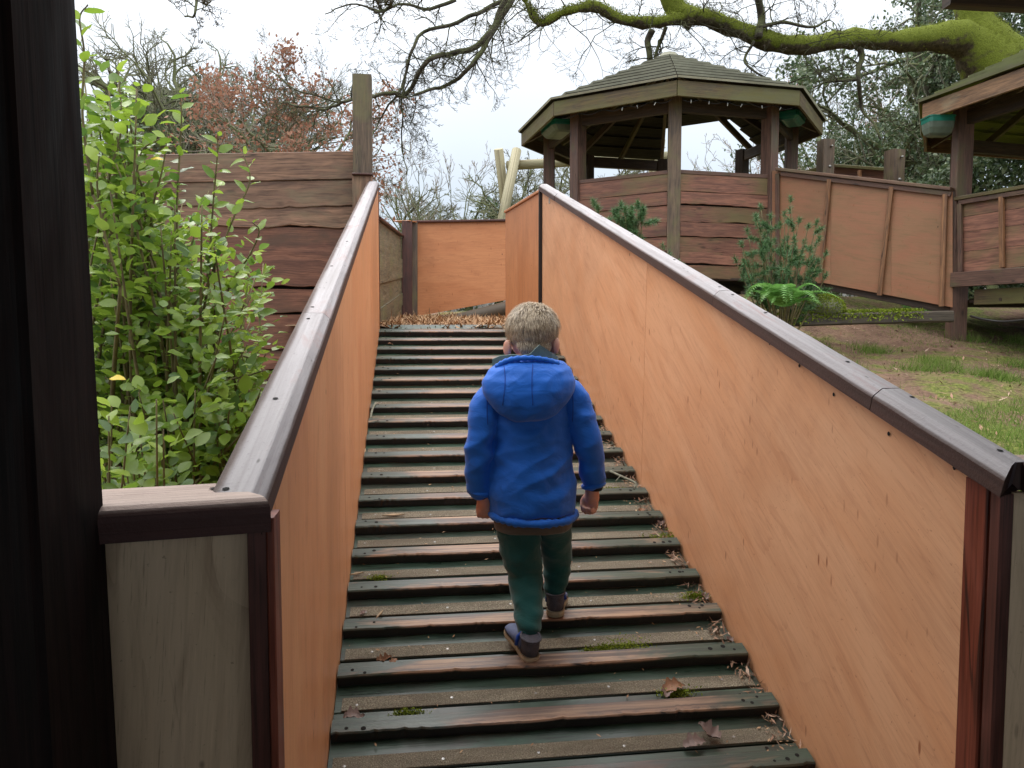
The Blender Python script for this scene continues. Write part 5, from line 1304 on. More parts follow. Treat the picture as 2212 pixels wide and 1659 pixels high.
for i, (px, py, D_, s_) in enumerate(((1010, 355, 34, 32), (1075, 352, 36, 33), (1140, 360, 33, 34), (900, 395, 37, 35), (850, 400, 40, 38), (1215, 350, 38, 36), (1290, 345, 40, 37))):
    bare_tree(['round lichen-green bare tree right of the thin upright one', 'lichen-green bare tree left of the swing frame', 'bare tree behind the swing frame legs', 'low bare tree close to the tall post', 'faint grey tree beside the tall post', 'grey bare tree behind the swing chains', 'far grey tree seen under the gazebo roof'][i], px, py, D_, 600, s_, GC, 1.3, minr=1.15, sx=1.25, ivy=2500 if i < 3 else 600, kids=(9, 7, 6, 5))
bare_tree('slight birch-like tree seen through the gazebo', 1560, 305, 30, 600, 41, GC, .9, mat='fartwig2', kids=(7, 5, 4, 3), r0=.09, trop=.04)
bare_tree('grey leafless tree behind the gazebo centre', 1400, 360, 36, 600, 42, GC, 1.2, kids=(7, 6, 5, 4))
bare_tree('reddish twiggy tree right of the gazebo roof', 1800, 130, 22, 600, 51, GC, 1.0, mat='fartwig2', leafm='beech', leafn=3500, leafsz=.05, kids=(8, 6, 6, 4), wob=.2)
bare_tree('second twiggy tree behind the walkway posts', 1900, 180, 20, 600, 52, GC, 1.0, mat='fartwig', kids=(8, 6, 6, 4), wob=.24)
bare_tree('pale twiggy tree left of the short posts', 1715, 210, 26, 600, 53, GC, 1.0, mat='fartwig2', kids=(7, 6, 5, 4), wob=.2)
# evergreen on the right
def evergreen(label, px, py_top, D_, seed, n, spread, sz, mat='holly', name='evergreen_tree', zlo=.05):
    t_ = bare_tree(label, px, py_top, D_, 600, seed, 'evergreen trees at the right', spread, mat='fartwig', tmat='fartrunk', leafm=mat, leafn=n, leafsz=sz, kids=(11, 7, 6, 4), wob=.22, name=name, bare_frac=.08, trop=-.01, ang=55)
    return t_
evergreen('loose holly with sky showing through, right of the gazebo', 1990, -60, 16, 61, 26000, 1.1, .075)
evergreen('dense dark evergreen behind the second pavilion', 2190, -200, 17, 62, 60000, 1.25, .10)
evergreen('bright green laurel seen under the second pavilion roof', 2150, 290, 13, 63, 20000, 1.2, .09)
evergreen('low holly between the posts and the second pavilion', 2020, 250, 17.5, 64, 24000, 1.2, .085)

# ruined ivy-grown tower behind the oaks
M['ruin'] = simple('lichen grey stone', (0.25, 0.245, 0.18), .95, .5, 1.2, .9, col2=(0.14, 0.15, 0.09), bscale=4, bdist=.1)
ru = thing('stone_tower', 'blocky grey green stone tower half hidden by bare trees and ivy', 'tower', dep(375, 700, 36))
cA, cB = dep(303, 700, 36), dep(446, 700, 38); z1a, z1b = dep(303, 190, 36)[2], dep(446, 216, 38)[2]
dvr = nrm((cB-cA)*np.array((1, 1, 0))); nr_ = np.array((-dvr[1], dvr[0], 0))
slab('wall', [pz(cA, 1.5), pz(cB, 1.5), pz(cB, z1b), pz(cA, z1a)], nr_*.7, M['ruin'], ru)
g = np.random.default_rng(9); n = 9000; f = g.uniform(0, 1, n); h = g.uniform(0, 1, n)**1.1
c = cA[None]*(1-f[:, None])+cB[None]*f[:, None]; c[:, 2] = 3+(z1a*(1-f)+z1b*f-3)*h; c -= nr_*g.uniform(.02, .3, (n, 1))
keep = np.array([mnoise.noise(Vector((a*1.3+3, b*.6, 0))) > -.02 for a, b in zip(c[:, 0], c[:, 2])])
c = c[keep]
M['ivyfar'] = leafmat('dusty ivy', [(0.07, 0.09, 0.04), (0.13, 0.14, 0.07), (0.10, 0.12, 0.06), (0.17, 0.17, 0.10)], .7, .1)
o = leaf_cloud('ivy', c, .22*g.uniform(.6, 1.3, len(c)), M['ivyfar'], ru, g, .9); o['kind'] = 'stuff'
# distant wooded skyline closing the view
g = np.random.default_rng(12)
xs_ = g.uniform(-60, 70, 900); ys_ = g.uniform(60, 85, 900)
segs, tips = grow(77, np.stack((xs_, ys_, np.full(900, 1.8)), 1), np.tile((0, 0, 1.), (900, 1)), g.uniform(3.2, 5.5, 900), np.full(900, .10), [dict(steps=4, wob=.1, trop=.1, kids=7, ang=40, ratio=.7, rr=.5, tmin=.15, sides=3), dict(steps=3, wob=.2, trop=.06, kids=6, ang=42, ratio=.6, rr=.6, tmin=.1), dict(steps=2, wob=.2, trop=.1)])
segs = [(a, b, np.maximum(ra, .035), np.maximum(rb, .028), s) for a, b, ra, rb, s in segs]
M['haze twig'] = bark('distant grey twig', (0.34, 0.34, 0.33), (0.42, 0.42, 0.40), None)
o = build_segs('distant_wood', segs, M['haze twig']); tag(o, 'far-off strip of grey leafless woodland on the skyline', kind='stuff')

# --- leafy bush on the left
M['leafbush'] = leafmat('fresh green leathery leaves', [(0.12, 0.21, 0.025), (0.24, 0.37, 0.04), (0.34, 0.48, 0.065), (0.19, 0.31, 0.035), (0.09, 0.18, 0.045), (0.40, 0.54, 0.09)], .33, .5, .6)
M['stem'] = simple('bush stem', (0.20, 0.17, 0.07), .7, .4, 20, col2=(0.10, 0.075, 0.04))
M['stemred'] = simple('thin purple shoot', (0.13, 0.09, 0.05), .6)
M['yellowleaf'] = simple('yellowed leaf', (0.60, 0.45, 0.03), .5)
bush = thing('leafy_bush', 'bushy shrub of rounded bright green leaves growing between the black post and the ramp wall', 'shrub', (-.95, 3.2, .65))
def leafshape(L=1.0, W=.62, fold=.22, curl=.15, wave=.03, seed=0):
    r_ = random.Random(seed); V = []; m = 6
    for i in range(m+1):
        t_ = i/m; w_ = W/2*math.sin(pi*min(1, t_**.85))**.75 if 0 < t_ < 1 else 0
        z = -curl*t_*t_; x = L*t_
        if w_ == 0: V.append((x, 0, z)); 
        else:
            wv = wave*r_.uniform(-1, 1)
            V += [(x, w_, z+fold*w_+wv), (x, 0, z), (x, -w_, z+fold*w_-wv)]
    F4, F3 = [], []
    F3 += [(0, 2, 1), (0, 3, 2)]
    for i in range(m-2):
        a = 1+3*i; F4 += [(a, a+1, a+4, a+3), (a+1, a+2, a+5, a+4)]
    a = 1+3*(m-2); F3 += [(a, a+1, a+3), (a+1, a+2, a+3)]
    return np.array(V), np.array(F4), np.array(F3)
shoots = []   # polyline px points, depth
def S_(pts, d0, d1, r=.004): shoots.append((pts, d0, d1, r))
S_([(200, 420), (178, 250), (182, 120), (172, 40), (190, 10)], 2.5, 2.4); S_([(225, 520), (232, 400), (262, 280), (258, 190), (255, 130)], 2.6, 2.6)
S_([(320, 560), (330, 450), (352, 360), (362, 285)], 2.7, 2.6); S_([(385, 560), (382, 450), (388, 330), (392, 250), (388, 190)], 2.8, 2.7)
S_([(450, 620), (455, 520), (462, 420), (470, 330), (470, 285)], 2.9, 2.8); S_([(430, 660), (470, 560), (505, 470), (540, 390), (525, 330)], 2.9, 2.85)
S_([(470, 700), (500, 610), (540, 550), (560, 500), (545, 480)], 3.0, 2.9); S_([(330, 640), (300, 520), (290, 430), (305, 330), (345, 300)], 2.6, 2.5)
S_([(260, 620), (225, 500), (210, 400), (215, 330)], 2.4, 2.3); S_([(500, 800), (520, 770), (560, 780), (575, 765)], 2.9, 2.8); S_([(430, 900), (480, 830), (540, 810), (572, 800)], 2.7, 2.6)
gB = random.Random(17)
root = [(-1.0, 3.3, .62), (-.85, 3.1, .62), (-1.2, 3.2, .62), (-.75, 3.4, .68)]
stems_mb = MB()
inner = []
for i in range(92):
    px = gB.uniform(175, 570); top = 330+ (px-170)*.25 + gB.uniform(0, 420); d_ = gB.uniform(2.35, 3.9)
    if px > 480: top += 80
    inner.append((px, top, d_))
for i in range(26): inner.append((gB.uniform(178, 300), gB.uniform(140, 420), gB.uniform(2.4, 3.2)))
for (px, top, d_) in inner:
    e_ = dep(px, top, d_); r0_ = np.array(gB.choice(root))+np.array((gB.uniform(-.15, .15), gB.uniform(-.3, .1), 0)); 
    m1 = r0_*.55+e_*.45+np.array((gB.uniform(-.08, .08), gB.uniform(-.08, .08), -.02)); pa = smooth_path([r0_, m1, e_], 7)
    stems_mb.tube(pa, np.linspace(.011, .0025, len(pa)), 6); shoots.append((pa[4:], None, None, 0))
for i in range(34):     # low foliage near the rail
    px = gB.uniform(210, 520); d_ = gB.uniform(1.9, 2.6); py = gB.uniform(830, 1035)
    if px > 430: py = gB.uniform(800, 960); d_ = gB.uniform(2.5, 3.0)
    e_ = dep(px, py, d_); r0_ = np.array((e_[0]+gB.uniform(-.1, .1), e_[1]+gB.uniform(.0, .4), float(tz(e_[0], e_[1]+.2)))); pa = smooth_path([r0_, (r0_+e_)/2+np.array((0, 0, .04)), e_], 5)
    stems_mb.tube(pa, np.linspace(.006, .002, len(pa)), 5); shoots.append((pa[3:], None, None, 0))
L_list = []
for (pts, d0, d1, r_) in shoots:
    if d0 is not None:
        n = len(pts); pa = smooth_path([dep(x, y, d0+(d1-d0)*i/(n-1)) for i, (x, y) in enumerate(pts)], 6); stems_mb.tube(pa, np.linspace(.005, .002, len(pa)), 5)
        base_pa = pa[0]; r0_ = np.array(gB.choice(root)); q_ = smooth_path([r0_, (r0_+base_pa)/2+np.array((0, 0, .1)), base_pa], 5); stems_mb.tube(q_, np.linspace(.013, .005, len(q_)), 6); step = .026
    else: pa = np.array(pts); step = .018
    dist = 0; k = 0
    ln_ = np.linalg.norm(np.diff(pa, axis=0), axis=1); tot = ln_.sum(); cum = np.concatenate(([0], np.cumsum(ln_)))
    s_ = tot*.02
    while s_ < tot:
        i = min(len(pa)-2, np.searchsorted(cum, s_)-1 if s_ > 0 else 0); i = max(i, 0); f = (s_-cum[i])/(ln_[i]+1e-9); p_ = pa[i]+(pa[i+1]-pa[i])*f; tdir = nrm(pa[i+1]-pa[i])
        a = k*2.4+gB.uniform(-.4, .4); ref = np.cross(tdir, (.3, .9, .1)); ref = nrm(ref); b2 = np.cross(tdir, ref); side = ref*cos(a)+b2*sin(a)
        if d0 is None: 
            off = side*gB.uniform(0, .11)+np.array((0, 0, gB.uniform(-.03, .05)))
        else: off = side*.003
        dr = nrm(side+tdir*gB.uniform(.2, .9)+np.array((0, 0, gB.uniform(-.2, .25)))); L_list.append((p_+off, dr, gB.uniform(.044, .066)*(.6 if s_ > tot*.97 else 1)))
        s_ += step*gB.uniform(.7, 1.3); k += 1
# second cloud of leaves for fullness
for i in range(1300):
    (px, top, d_) = gB.choice(inner); e_ = dep(px+gB.uniform(-28, 28), top+abs(gB.gauss(0, 120)), d_+gB.gauss(0, .12))
    L_list.append((e_, nrm((gB.gauss(0, 1), gB.gauss(-.3, 1), gB.gauss(.1, .6))), gB.uniform(.040, .060)))
L_list = [q for q in L_list if not (q[0][0] > -.36 and q[0][1] < 5.8 and q[0][2] < wz(q[0][1])+.15)]
stems_mb.build('stems', M['stem'], bush)['kind'] = 'stuff'
shp = [leafshape(seed=s, W=w, fold=fo, curl=cu) for s, w, fo, cu in ((1, .58, .25, .18), (2, .66, .15, .08), (3, .54, .35, .25), (4, .62, .2, -.05))]
sm = []
for (V, F4, F3) in shp:
    o = mesh_np('leaf', V, [F4, F3], M['leafbush'], None, True); sm.append(o.data); bpy.data.objects.remove(o)
fwv = np.array(FW)
L_list.sort(key=lambda q: (q[0]@fwv)/q[2]); Vb, F4b, F3b, nb = [], [], [], 0
for i, (p_, d_, s_) in enumerate(L_list):
    up_ = nrm(np.array((gB.gauss(0, .5), gB.gauss(-.35, .5), 1))); sd_ = np.cross(up_, d_); 
    if np.linalg.norm(sd_) < .05: sd_ = np.array((1., 0, 0))
    sd_ = nrm(sd_); up_ = np.cross(d_, sd_); k = gB.randrange(4)
    if i < 290:
        o = bpy.data.objects.new('leaf', sm[k]); C.objects.link(o)
        mt = Matrix(((d_[0]*s_, sd_[0]*s_, up_[0]*s_, p_[0]), (d_[1]*s_, sd_[1]*s_, up_[1]*s_, p_[1]), (d_[2]*s_, sd_[2]*s_, up_[2]*s_, p_[2]), (0, 0, 0, 1)))
        o.parent = bush; o.matrix_parent_inverse = world_inv(bush); o.matrix_basis = mt
    else:
        V, F4, F3 = shp[k]; Vw = p_+(V[:, :1]*d_+V[:, 1:2]*sd_+V[:, 2:]*up_)*s_; Vb.append(Vw); F4b.append(F4+nb); F3b.append(F3+nb); nb += len(V)
o = mesh_np('foliage', np.concatenate(Vb), [np.concatenate(F4b), np.concatenate(F3b)], M['leafbush'], bush, True); o['kind'] = 'stuff'
for (px, py, d_) in ((236, 818, 2.2), (322, 345, 2.5)):
    V, F4, F3 = shp[0]; p_ = dep(px, py, d_); dd_ = nrm((.9, -.3, .1)); sd_ = nrm(np.cross((0, -.5, 1), dd_)); up_ = np.cross(dd_, sd_)
    o = mesh_np('leaf', p_+(V[:, :1]*dd_+V[:, 1:2]*sd_+V[:, 2:]*up_)*.05, [F4, F3], M['yellowleaf'], bush, True, ); o['label'] = 'yellowed leaf'
# litter under the bush
M['litter'] = leafmat('leaf litter', [(0.16, 0.08, 0.05), (0.36, 0.22, 0.15), (0.10, 0.06, 0.04), (0.50, 0.36, 0.27), (0.24, 0.13, 0.08)], .8, .0, .2)
chips('leaf_litter', 5000, (-3.2, -.36), (1.4, 5.9), lambda x, y: tz(x, y)+.005, .05, M['litter'], 'brown leaf litter on the earth under the bush', flat=1.0)

# --- small pine shrub, sprigs, ferns, grass, moss on the right
M['needle'] = leafmat('pine needles', [(0.045, 0.11, 0.045), (0.09, 0.19, 0.07), (0.15, 0.28, 0.11)], .5, .1)
def pine(label, base, tips, seed, nl=.055, per=110, r0=.02):
    g = np.random.default_rng(seed); t_ = thing('pine_shrub', label, 'shrub', base); mb = MB(); C_, D_ = [], []
    base = np3(base)
    for tp1 in tips:
        tp1 = np3(tp1); m_ = base+(tp1-base)*.45+np.array((g.normal(0, .03), g.normal(0, .03), -.04)); pa = smooth_path([base, m_, tp1], 6); mb.tube(pa, np.linspace(r0*.6, .004, len(pa)), 5)
        for f in (.80, .9, 1.0):
            q_ = pa[int((len(pa)-1)*f)]; C_.append(q_); D_.append(nrm(pa[-1]-pa[-3]))
        for k in range(3):
            s_ = pa[int(len(pa)*g.uniform(.45, .9))]; e_ = s_+nrm((g.normal(0, 1), g.normal(0, 1), g.uniform(.2, .9)))*g.uniform(.06, .14); mb.tube([s_, e_], [.004, .002], 4); C_.append(e_); D_.append(nrm(e_-s_)); C_.append((s_+e_)/2); D_.append(nrm(e_-s_))
    mb.build('stems', M['stem'], t_)
    C_ = np.repeat(np.array(C_), per, 0); D_ = np.repeat(np.array(D_), per, 0); n = len(C_)
    C_ = C_+D_*g.uniform(-.045, .01, (n, 1)); d = norm_rows(D_*.7+g.normal(0, .8, (n, 3))); s_ = norm_rows(np.cross(d, g.normal(0, 1, (n, 3)))); L_ = nl*g.uniform(.6, 1.1, (n, 1)); w_ = .0020
    V = np.stack((C_-s_*w_, C_+s_*w_, C_+d*L_), 1).reshape(-1, 3); o = mesh_np('needles', V, [np.arange(3*n).reshape(-1, 3)], M['needle'], t_); o['kind'] = 'stuff'
g = random.Random(5); d = 6.9
bs = dep(1692, 640, d); bs[2] = float(tz(bs[0], bs[1]))
tp_l = [(1706, 425), (1702, 450), (1648, 445), (1640, 490), (1615, 500), (1600, 530), (1590, 555), (1610, 560), (1632, 470), (1660, 470), (1680, 480), (1690, 460), (1730, 470), (1760, 475), (1748, 490), (1775, 515), (1790, 545), (1770, 560), (1740, 520), (1720, 510), (1700, 530), (1670, 520), (1650, 540), (1630, 575), (1780, 590), (1735, 560), (1710, 580), (1760, 530), (1625, 600), (1605, 590)]
pine('small green pine shrub with knobbly tufts growing against the gazebo wall', bs, [dep(x+g.uniform(-5, 5), y+g.uniform(-5, 5), d+g.uniform(-.3, .3)) for x, y in tp_l], 3, .06)
bs = dep(1362, 640, 6.2); bs[2] = float(tz(bs[0], bs[1]))
pine('bright pine sprig showing just above the right ramp rail', bs, [dep(x, y, 6.2+g.uniform(-.1, .1)) for x, y in ((1342, 442), (1378, 440), (1360, 462), (1336, 470), (1384, 465), (1355, 490), (1372, 500), (1282, 436), (1290, 448), (1350, 452), (1366, 450), (1375, 480), (1345, 482), (1388, 452), (1334, 455))], 4, .06, 170)
bs = dep(1450, 700, 6.0); bs[2] = float(tz(bs[0], bs[1])); pine('tiny pine tips poking over the rail left of the gazebo post', bs, [dep(x, y, 6.0) for x, y in ((1432, 530), (1415, 545), (1446, 548))], 6, .05, 60)
M['fern'] = leafmat('fern green', [(0.10, 0.24, 0.05), (0.17, 0.38, 0.09), (0.24, 0.46, 0.13)], .5, .4)
def fern(label, base, n, L, seed, spread=1.0, up=.75, mat='fern'):
    up0, spread0 = up, spread
    g = np.random.default_rng(seed); t_ = thing('fern', label, 'fern', base); base = np3(base)
    for i in range(n):
        a = g.uniform(0, 2*pi); a = a if i > 3 else pi*1.1+.5*i; h = np.array((cos(a), sin(a), 0)); l_ = L*g.uniform(.7, 1.1); V, F, k = [], [], 0; up = up0*g.uniform(.5, 1.7); spread = spread0*g.uniform(.7, 1.15)
        pts = [base+h*l_*spread*t__+np.array((0, 0, l_*(up*t__*2-up*1.6*t__*t__*1.15))) for t__ in np.linspace(0, 1, 24)]
        sd_ = np.array((-h[1], h[0], 0))
        for j in range(2, 24):
            w_ = l_*.20*sin(pi*min(1, (j/23)**.7*.93+.07))**.9+.004; dr = nrm(pts[j]-pts[j-1]); 
            for s_ in (-1, 1):
                b0, b1 = pts[j]-dr*l_*.016, pts[j]+dr*l_*.010; tpp = pts[j]+(sd_*s_*.95+dr*.35)*w_+np.array((0, 0, -.15*w_)); md = pts[j]+(sd_*s_*.95+dr*.45)*w_*.6
                V += [b0, b1, md+dr*.2*w_*.3, tpp]; F.append((k, k+1, k+2, k+3) if s_ > 0 else (k+3, k+2, k+1, k)); k += 4
        o = mesh_np('frond', V, [np.array(F)], M[mat], t_)
def gpt(px, py):
    e_ = None
    for dd in np.linspace(3, 14, 500):
        q_ = dep(px, py, dd)
        if q_[2] < float(tz(q_[0], q_[1]))+.02: return q_
    return dep(px, py, 8)
q = dep(1690, 668, 6.55)
fern('large fern below the small pine by the gazebo wall', q, 17, .50, 2, .85, .55)
for i, (px, py) in enumerate(((1965, 690), (1928, 693), (2012, 690))):
    q = gpt(px, py); fern(['small fern with an upright frond in the middle of the bank below the walkway', 'small yellowing fern on the bank below the walkway, nearest the mossy timber', 'small fern nearest the second pavilion post'][i], q, 6, .24, 7+i, .7, .8)
M['moss'] = leafmat('bright moss', [(0.12, 0.17, 0.015), (0.20, 0.26, 0.03), (0.28, 0.33, 0.05)], .9, .2, .1)
M['grass'] = leafmat('short grass', [(0.07, 0.13, 0.02), (0.14, 0.24, 0.04), (0.22, 0.33, 0.07), (0.30, 0.28, 0.13)], .6, .4, .2)
def timber(label, px0, py0, px1, py1, dd0, dd1, r_):
    t_ = thing('mossy_timber', label, 'timber', dep(px0, py0, dd0)); a, b = dep(px0, py0, dd0), dep(px1, py1, dd1)
    board('beam', a, b, (0, 0, 1), r_*1.6, r_*2, M['sleeper'], t_, .015, 8, .01, 2)
    g = np.random.default_rng(3); n = 12000; f = g.uniform(0, 1, n); k = np.array([mnoise.noise(Vector((x*5, 2.2, 0))) for x in f]); m = (k > -.25) & (f < .8); f = f[m]; n = len(f)
    c = a+(b-a)*f[:, None]+np.stack((g.normal(0, r_*.4, n), g.normal(0, r_*.6, n), r_*.8+np.abs(g.normal(0, .006, n))), 1); c[:, 2] -= np.clip(-(c[:, 1]-(a+(b-a)*f[:, None])[:, 1])-r_*.6, 0, .1)*1.0
    o = leaf_cloud('moss', c, .026*g.uniform(.5, 1.2, n), M['moss'], t_, g, .5, .8); o['kind'] = 'stuff'
timber('dark edging timber with bright moss on top, below the walkway wall', 1690, 692, 2050, 684, 7.0, 7.2, .07)
t_ = thing('mossy_rock', 'grey rock capped with moss right of the large fern', 'rock', dep(1790, 650, 7.2)); mb = MB(); c = dep(1775, 664, 7.1); ell(mb, c, (.2, .16, .11), None, 20, 12)
V = np.concatenate(mb.V); V = V+np.array([[mnoise.noise(Vector(p)*5)]*3 for p in V])*.04
mesh_np('rock', V, [np.concatenate(f) for f in mb.F.values()], M['ruin'], t_, False); g = np.random.default_rng(8); n = 6000; dd_ = rnd_dirs(g, n, .9); o = leaf_cloud('moss', c+dd_*np.array((.21, .17, .12))*1.0, .016*g.uniform(.5, 1.2, n), M['moss'], t_, g, .5, .8); o['kind'] = 'stuff'
# grass and moss cover on the right bank
g = np.random.default_rng(31); n = 150000; x = g.uniform(1.15, 7.5, n); y = g.uniform(1.6, 8.6, n)
nv = fbm(x, y, .9, 8)*.5+fbm(x, y, .25, 3)*.25; band = np.exp(-((y-(2.6+.55*(x-1.2)))/.6)**2)
dens = (nv > .35).astype(float)*.55+(band > .3)*((nv > -.1))*0.9+.03
m = g.uniform(0, 1, n) < dens; x, y, nv, band = x[m], y[m], nv[m], band[m]; n = len(x)
c = np.stack((x, y, tz(x, y)-.003), 1); d = norm_rows(g.normal(0, .5, (n, 3))+np.array((0, 0, 1))); s_ = norm_rows(np.cross(d, g.normal(0, 1, (n, 3)))); L_ = (g.uniform(.012, .035, n)*(1+1.6*(band > .3)))[:, None]; w_ = .0022
V = np.stack((c-s_*w_, c+s_*w_, c+d*L_), 1).reshape(-1, 3); o = mesh_np('grass', V, [np.arange(3*n).reshape(-1, 3)], M['grass']); tag(o, 'short green grass and moss on the earth bank right of the ramp', kind='stuff')
g = np.random.default_rng(33); V = []
n = 9000; cx_ = g.choice(26, n); cs = np.stack((g.uniform(2.5, 6.5, 26), g.uniform(3.2, 7.6, 26)), 1); x = cs[cx_, 0]+g.normal(0, .10, n); y = cs[cx_, 1]+g.normal(0, .08, n)
c = np.stack((x, y, tz(x, y)-.003), 1); d = norm_rows(g.normal(0, .55, (n, 3))+np.array((0, -.2, 1))); s_ = norm_rows(np.cross(d, g.normal(0, 1, (n, 3)))); L_ = g.uniform(.05, .13, (n, 1)); w_ = .0025
V = np.stack((c-s_*w_, c+s_*w_, c+d*L_), 1).reshape(-1, 3); o = mesh_np('grass_tufts', V, [np.arange(3*n).reshape(-1, 3)], M['grass']); tag(o, 'longer loose grass tufts on the earth bank', kind='stuff')
chips('bank_litter', 2600, (1.2, 7.0), (1.8, 8.2), lambda x, y: tz(x, y)+.004, .035, M['litter'], 'small twigs and leaf scraps on the earth bank', flat=.8)

# --- litter on the ramp
M['oakleaf'] = simple('dead oak leaf', (0.30, 0.15, 0.08), .6, .45, 25, .3)
M['oakleaf2'] = simple('grey dead oak leaf', (0.27, 0.19, 0.165), .6, .4, 25, .3)
def oakleaf(label, pos, L, yaw, mat, curl=.2, seed=0, group=None):
    r_ = random.Random(seed); n = 22; V = []; c = []
    for i in range(n+1):
        t_ = i/n; w_ = .30*sin(pi*t_**.8)**.8*(1+.28*sin(t_*21+.5)) if 0 < t_ < 1 else .01
        w_ = max(.02, w_); z = curl*abs(sin(t_*3+seed))*.5
        for s_ in (-1, -.5, 0, .5, 1): V.append((t_-.5, s_*w_, z+curl*s_*s_*w_*2+.03*r_.uniform(-1, 1)+ .05))
    F = [(i*5+k, i*5+k+1, (i+1)*5+k+1, (i+1)*5+k) for i in range(n) for k in range(4)]
    V = np.array(V)*L; ca, sa = cos(yaw), sin(yaw); X_ = np.array((1, 0, 0)); R1 = X_*ca+along*sa; R2 = -X_*sa+along*ca
    Vw = np3(pos)+V[:, :1]*R1+V[:, 1:2]*R2+V[:, 2:]*n_up
    o = mesh_np('dead_leaf', Vw, [np.array(F)], M[mat], None, True); return tag(o, label, 'leaf', 'dead oak leaves on the ramp')
def rpx_(px, py, h): r = ray(px, py); tt = (Z0+h-EYE[2])/(r[2]-S*r[1]); return EYE+r*tt
LF = [((1455, 1490), .095, .2, 'oakleaf', 'orange brown oak leaf near the right wall, second cleat row below the boy\'s feet'), ((1440, 1500), .06, 1.2, 'oakleaf2', 'pale curled leaf beside the orange oak leaf at the right wall'),
      ((1530, 1590), .09, 2.2, 'oakleaf2', 'crumpled grey oak leaf against the right wall, largest of the lowest pile'), ((1500, 1610), .085, .1, 'oakleaf2', 'flat purple grey oak leaf of the lowest pile by the right wall'), ((1570, 1640), .04, 1, 'oakleaf2', 'small pale leaf scrap lowest by the right wall'),
      ((830, 1430), .06, .3, 'oakleaf', 'bright orange curled leaf left of the boy\'s rear shoe'), ((850, 1432), .045, 1.0, 'oakleaf', 'smaller orange leaf touching the bright curled one'),
      ((765, 1553), .075, .1, 'oakleaf2', 'flat purple leaf by the left wall near the wet patch'), ((1523, 1293), .055, 1.4, 'oakleaf2', 'grey leaf against the right wall level with the boy\'s ankles'),
      ((1440, 1170), .06, .5, 'oakleaf', 'brown leaf in the litter heap right of the boy\'s knees'), ((1412, 1180), .05, 2.0, 'oakleaf', 'dark leaf at the near edge of the litter right of the boy\'s knees'), ((1427, 1135), .06, 1.2, 'oakleaf2', 'curled leaf up against the right wall beside the boy\'s trousers'),
      ((785, 1325), .035, .6, 'oakleaf2', 'small pale leaf by the left wall left of the boy\'s shins'), ((843, 745), .045, .2, 'oakleaf', 'lone brown leaf at the top left of the ramp'), ((1575, 1385), .04, 1.9, 'oakleaf2', 'grey leaf against the right wall level with the rear shoe'), ((1385, 1105), .05, .9, 'oakleaf', 'brown leaf by the bare twig at the right wall')]
for i, ((px, py), L_, yw, mt_, lab) in enumerate(LF): oakleaf(lab, rpx_(px, py, .006), L_*.78, yw, mt_, .25+.1*(i % 3), i)
M['wood chip'] = simple('pale wood chip', (0.50, 0.36, 0.22), .7, .3, 40)
CH = [((850, 1113), .09, .05, 'long pale splinter lying across the ramp, left of the boy\'s hand'), ((820, 1328), .05, 1.1, 'orange splinter standing out left of the boy\'s shins'), ((770, 1240), .05, .25, 'short pale splinter at the left wall below hand height'), ((788, 975), .06, 1.5, 'pale splinter leaning along the left wall beside the boy\'s jacket'), ((1125, 1260), .03, 0, 'tiny splinter beside the raised shoe'), ((860, 800), .06, -.1, 'thin splinter near the top of the ramp'), ((1080, 800), .03, .9, 'small splinter left of the boy\'s hood')]
for (px, py), L_, yw, lab in CH:
    c = rpx_(px, py, .01); d_ = np.array((1, 0, 0))*cos(yw)+along*sin(yw); w_ = np.array((1, 0, 0))*-sin(yw)+along*cos(yw)
    V = [c-d_*L_/2, c-w_*L_*.07+d_*L_*.1, c+d_*L_/2, c+w_*L_*.08]; V = V+[v_+n_up*.004 for v_ in V]
    o = mesh_np('splinter', V, [np.array([(0, 1, 2, 3), (7, 6, 5, 4), (0, 4, 5, 1), (1, 5, 6, 2), (2, 6, 7, 3), (3, 7, 4, 0)])], M['wood chip'], None); tag(o, lab, 'splinter', 'wood splinters on the ramp')
tw_ = thing('fallen_twig', 'lichen-covered grey twig lying on the ramp by the right wall', 'twig', rpx_(1350, 1040, .02))
M['lichtwig'] = simple('lichen twig', (0.30, 0.31, 0.24), .9, .5, 60, .8)
tube('stick', smooth_path([rpx_(1318, 1018, .04), rpx_(1345, 1030, .05), rpx_(1372, 1043, .05), rpx_(1378, 1058, .03), rpx_(1400, 1066, .03)], 4), [.005]*5*3+[.004]*2, 6, M['lichtwig'], tw_)
tube('side_twig', [rpx_(1340, 1028, .05), rpx_(1330, 1040, .03)], .003, 5, M['lichtwig'], tw_); tube('side_twig', [rpx_(1374, 1044, .05), rpx_(1368, 1060, .03)], .003, 5, M['lichtwig'], tw_)
t2 = thing('fallen_twig', 'mossy twig against the left wall level with the boy\'s shoulders', 'twig', rpx_(815, 880, .02)); tube('stick', smooth_path([rpx_(800, 905, .03), rpx_(804, 885, .04), rpx_(812, 870, .04)], 4), .006, 6, M['lichtwig'], t2)
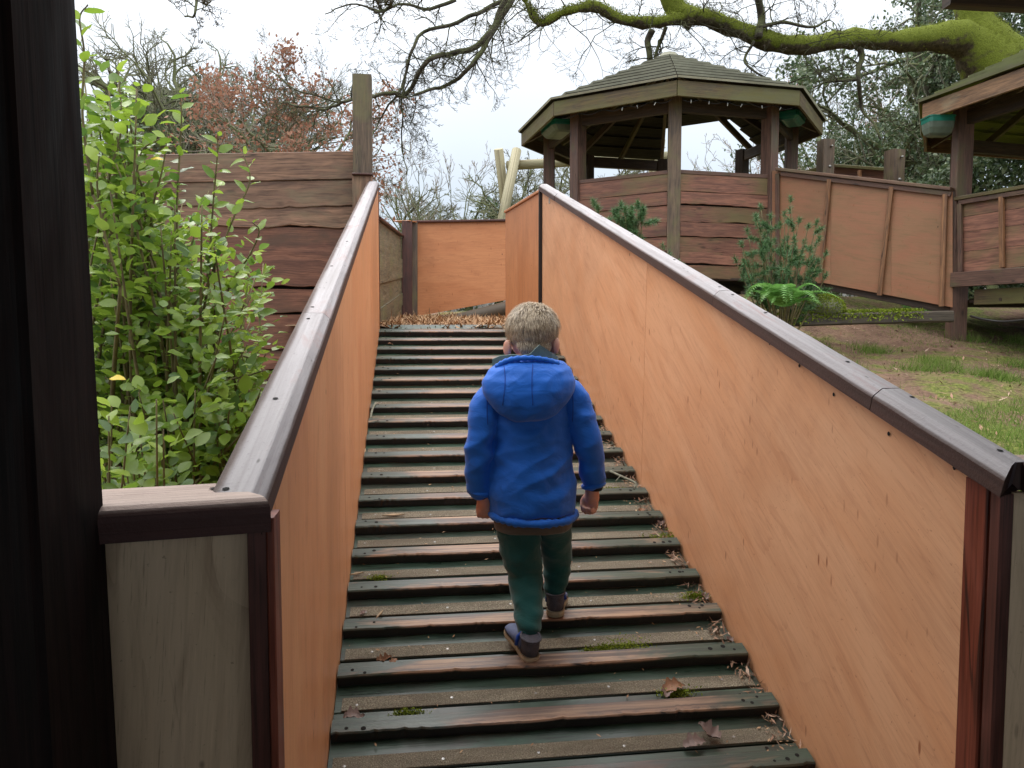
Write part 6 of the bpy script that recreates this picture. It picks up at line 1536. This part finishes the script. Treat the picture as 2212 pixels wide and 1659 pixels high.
MS = [((1345, 1405), 700, .035, 'pale green moss tuft on the ramp right of the rear shoe, larger of a pair'), ((1288, 1408), 350, .02, 'pale green moss tuft between the rear shoe and the larger tuft'), ((880, 1544), 450, .016, 'dark olive moss clump in the wet patch near the bottom of the ramp'), ((1320, 1061), 400, .022, 'yellow green moss patch right of the boy\'s hand'), ((1500, 1290), 400, .02, 'moss patch at the right wall level with the raised shoe'), ((1445, 1165), 500, .03, 'moss in the litter right of the boy\'s knees'), ((1460, 1500), 400, .02, 'moss beside the orange oak leaf'), ((1322, 1408+68), 0, .01, ''), ((820, 1250), 250, .014, 'small bright moss tuft by the left wall')]
for (px, py), n, r_, lab in MS:
    if not n: continue
    g = np.random.default_rng(px); c = rpx_(px, py, .004)+np.stack((g.normal(0, r_*1.3, n), g.normal(0, r_*.4, n), np.abs(g.normal(0, r_*.3, n))), 1); c[:, 2] += S*(c[:, 1]-rpx_(px, py, .004)[1])
    o = leaf_cloud('moss_tuft', c, .010*g.uniform(.5, 1.3, n), M['moss'], None, g, .35, 1.0); tag(o, lab, 'moss', 'moss tufts on the ramp', 'stuff')
chips('leaf_debris', 900, (.955, 1.022), (1.75, 5.2), lambda x, y: Z0+S*y+.008, .018, M['litter'], 'scraps of leaf and bark caught along the foot of the right ramp wall', flat=1.2)
# fine crumbs
g = np.random.default_rng(55); n = 900; y = g.uniform(1.6, 5.75, n); x = np.where(g.uniform(0, 1, n) < .55, Xr-np.abs(g.normal(0, .05, n))-.01, g.uniform(Xl+.02, Xr-.02, n)); y = np.where(x > .9, y, y)
c = np.stack((x, y, Z0+S*y+.006), 1); a = g.uniform(0, 2*pi, n); d = np.cos(a)[:, None]*np.array((1, 0, 0))+np.sin(a)[:, None]*along; w = -np.sin(a)[:, None]*np.array((1, 0, 0))+np.cos(a)[:, None]*along; L_ = g.uniform(.002, .009, (n, 1))
V = np.stack((c-d*L_, c-w*L_*.35, c+d*L_, c+w*L_*.35), 1).reshape(-1, 3); V[:, 2] += np.repeat(g.uniform(0, .01, n), 4)
o = mesh_np('crumbs', V, [np.arange(4*n).reshape(-1, 4)], M['chip']); tag(o, 'bark crumbs and grit scattered on the ramp boards', kind='stuff')
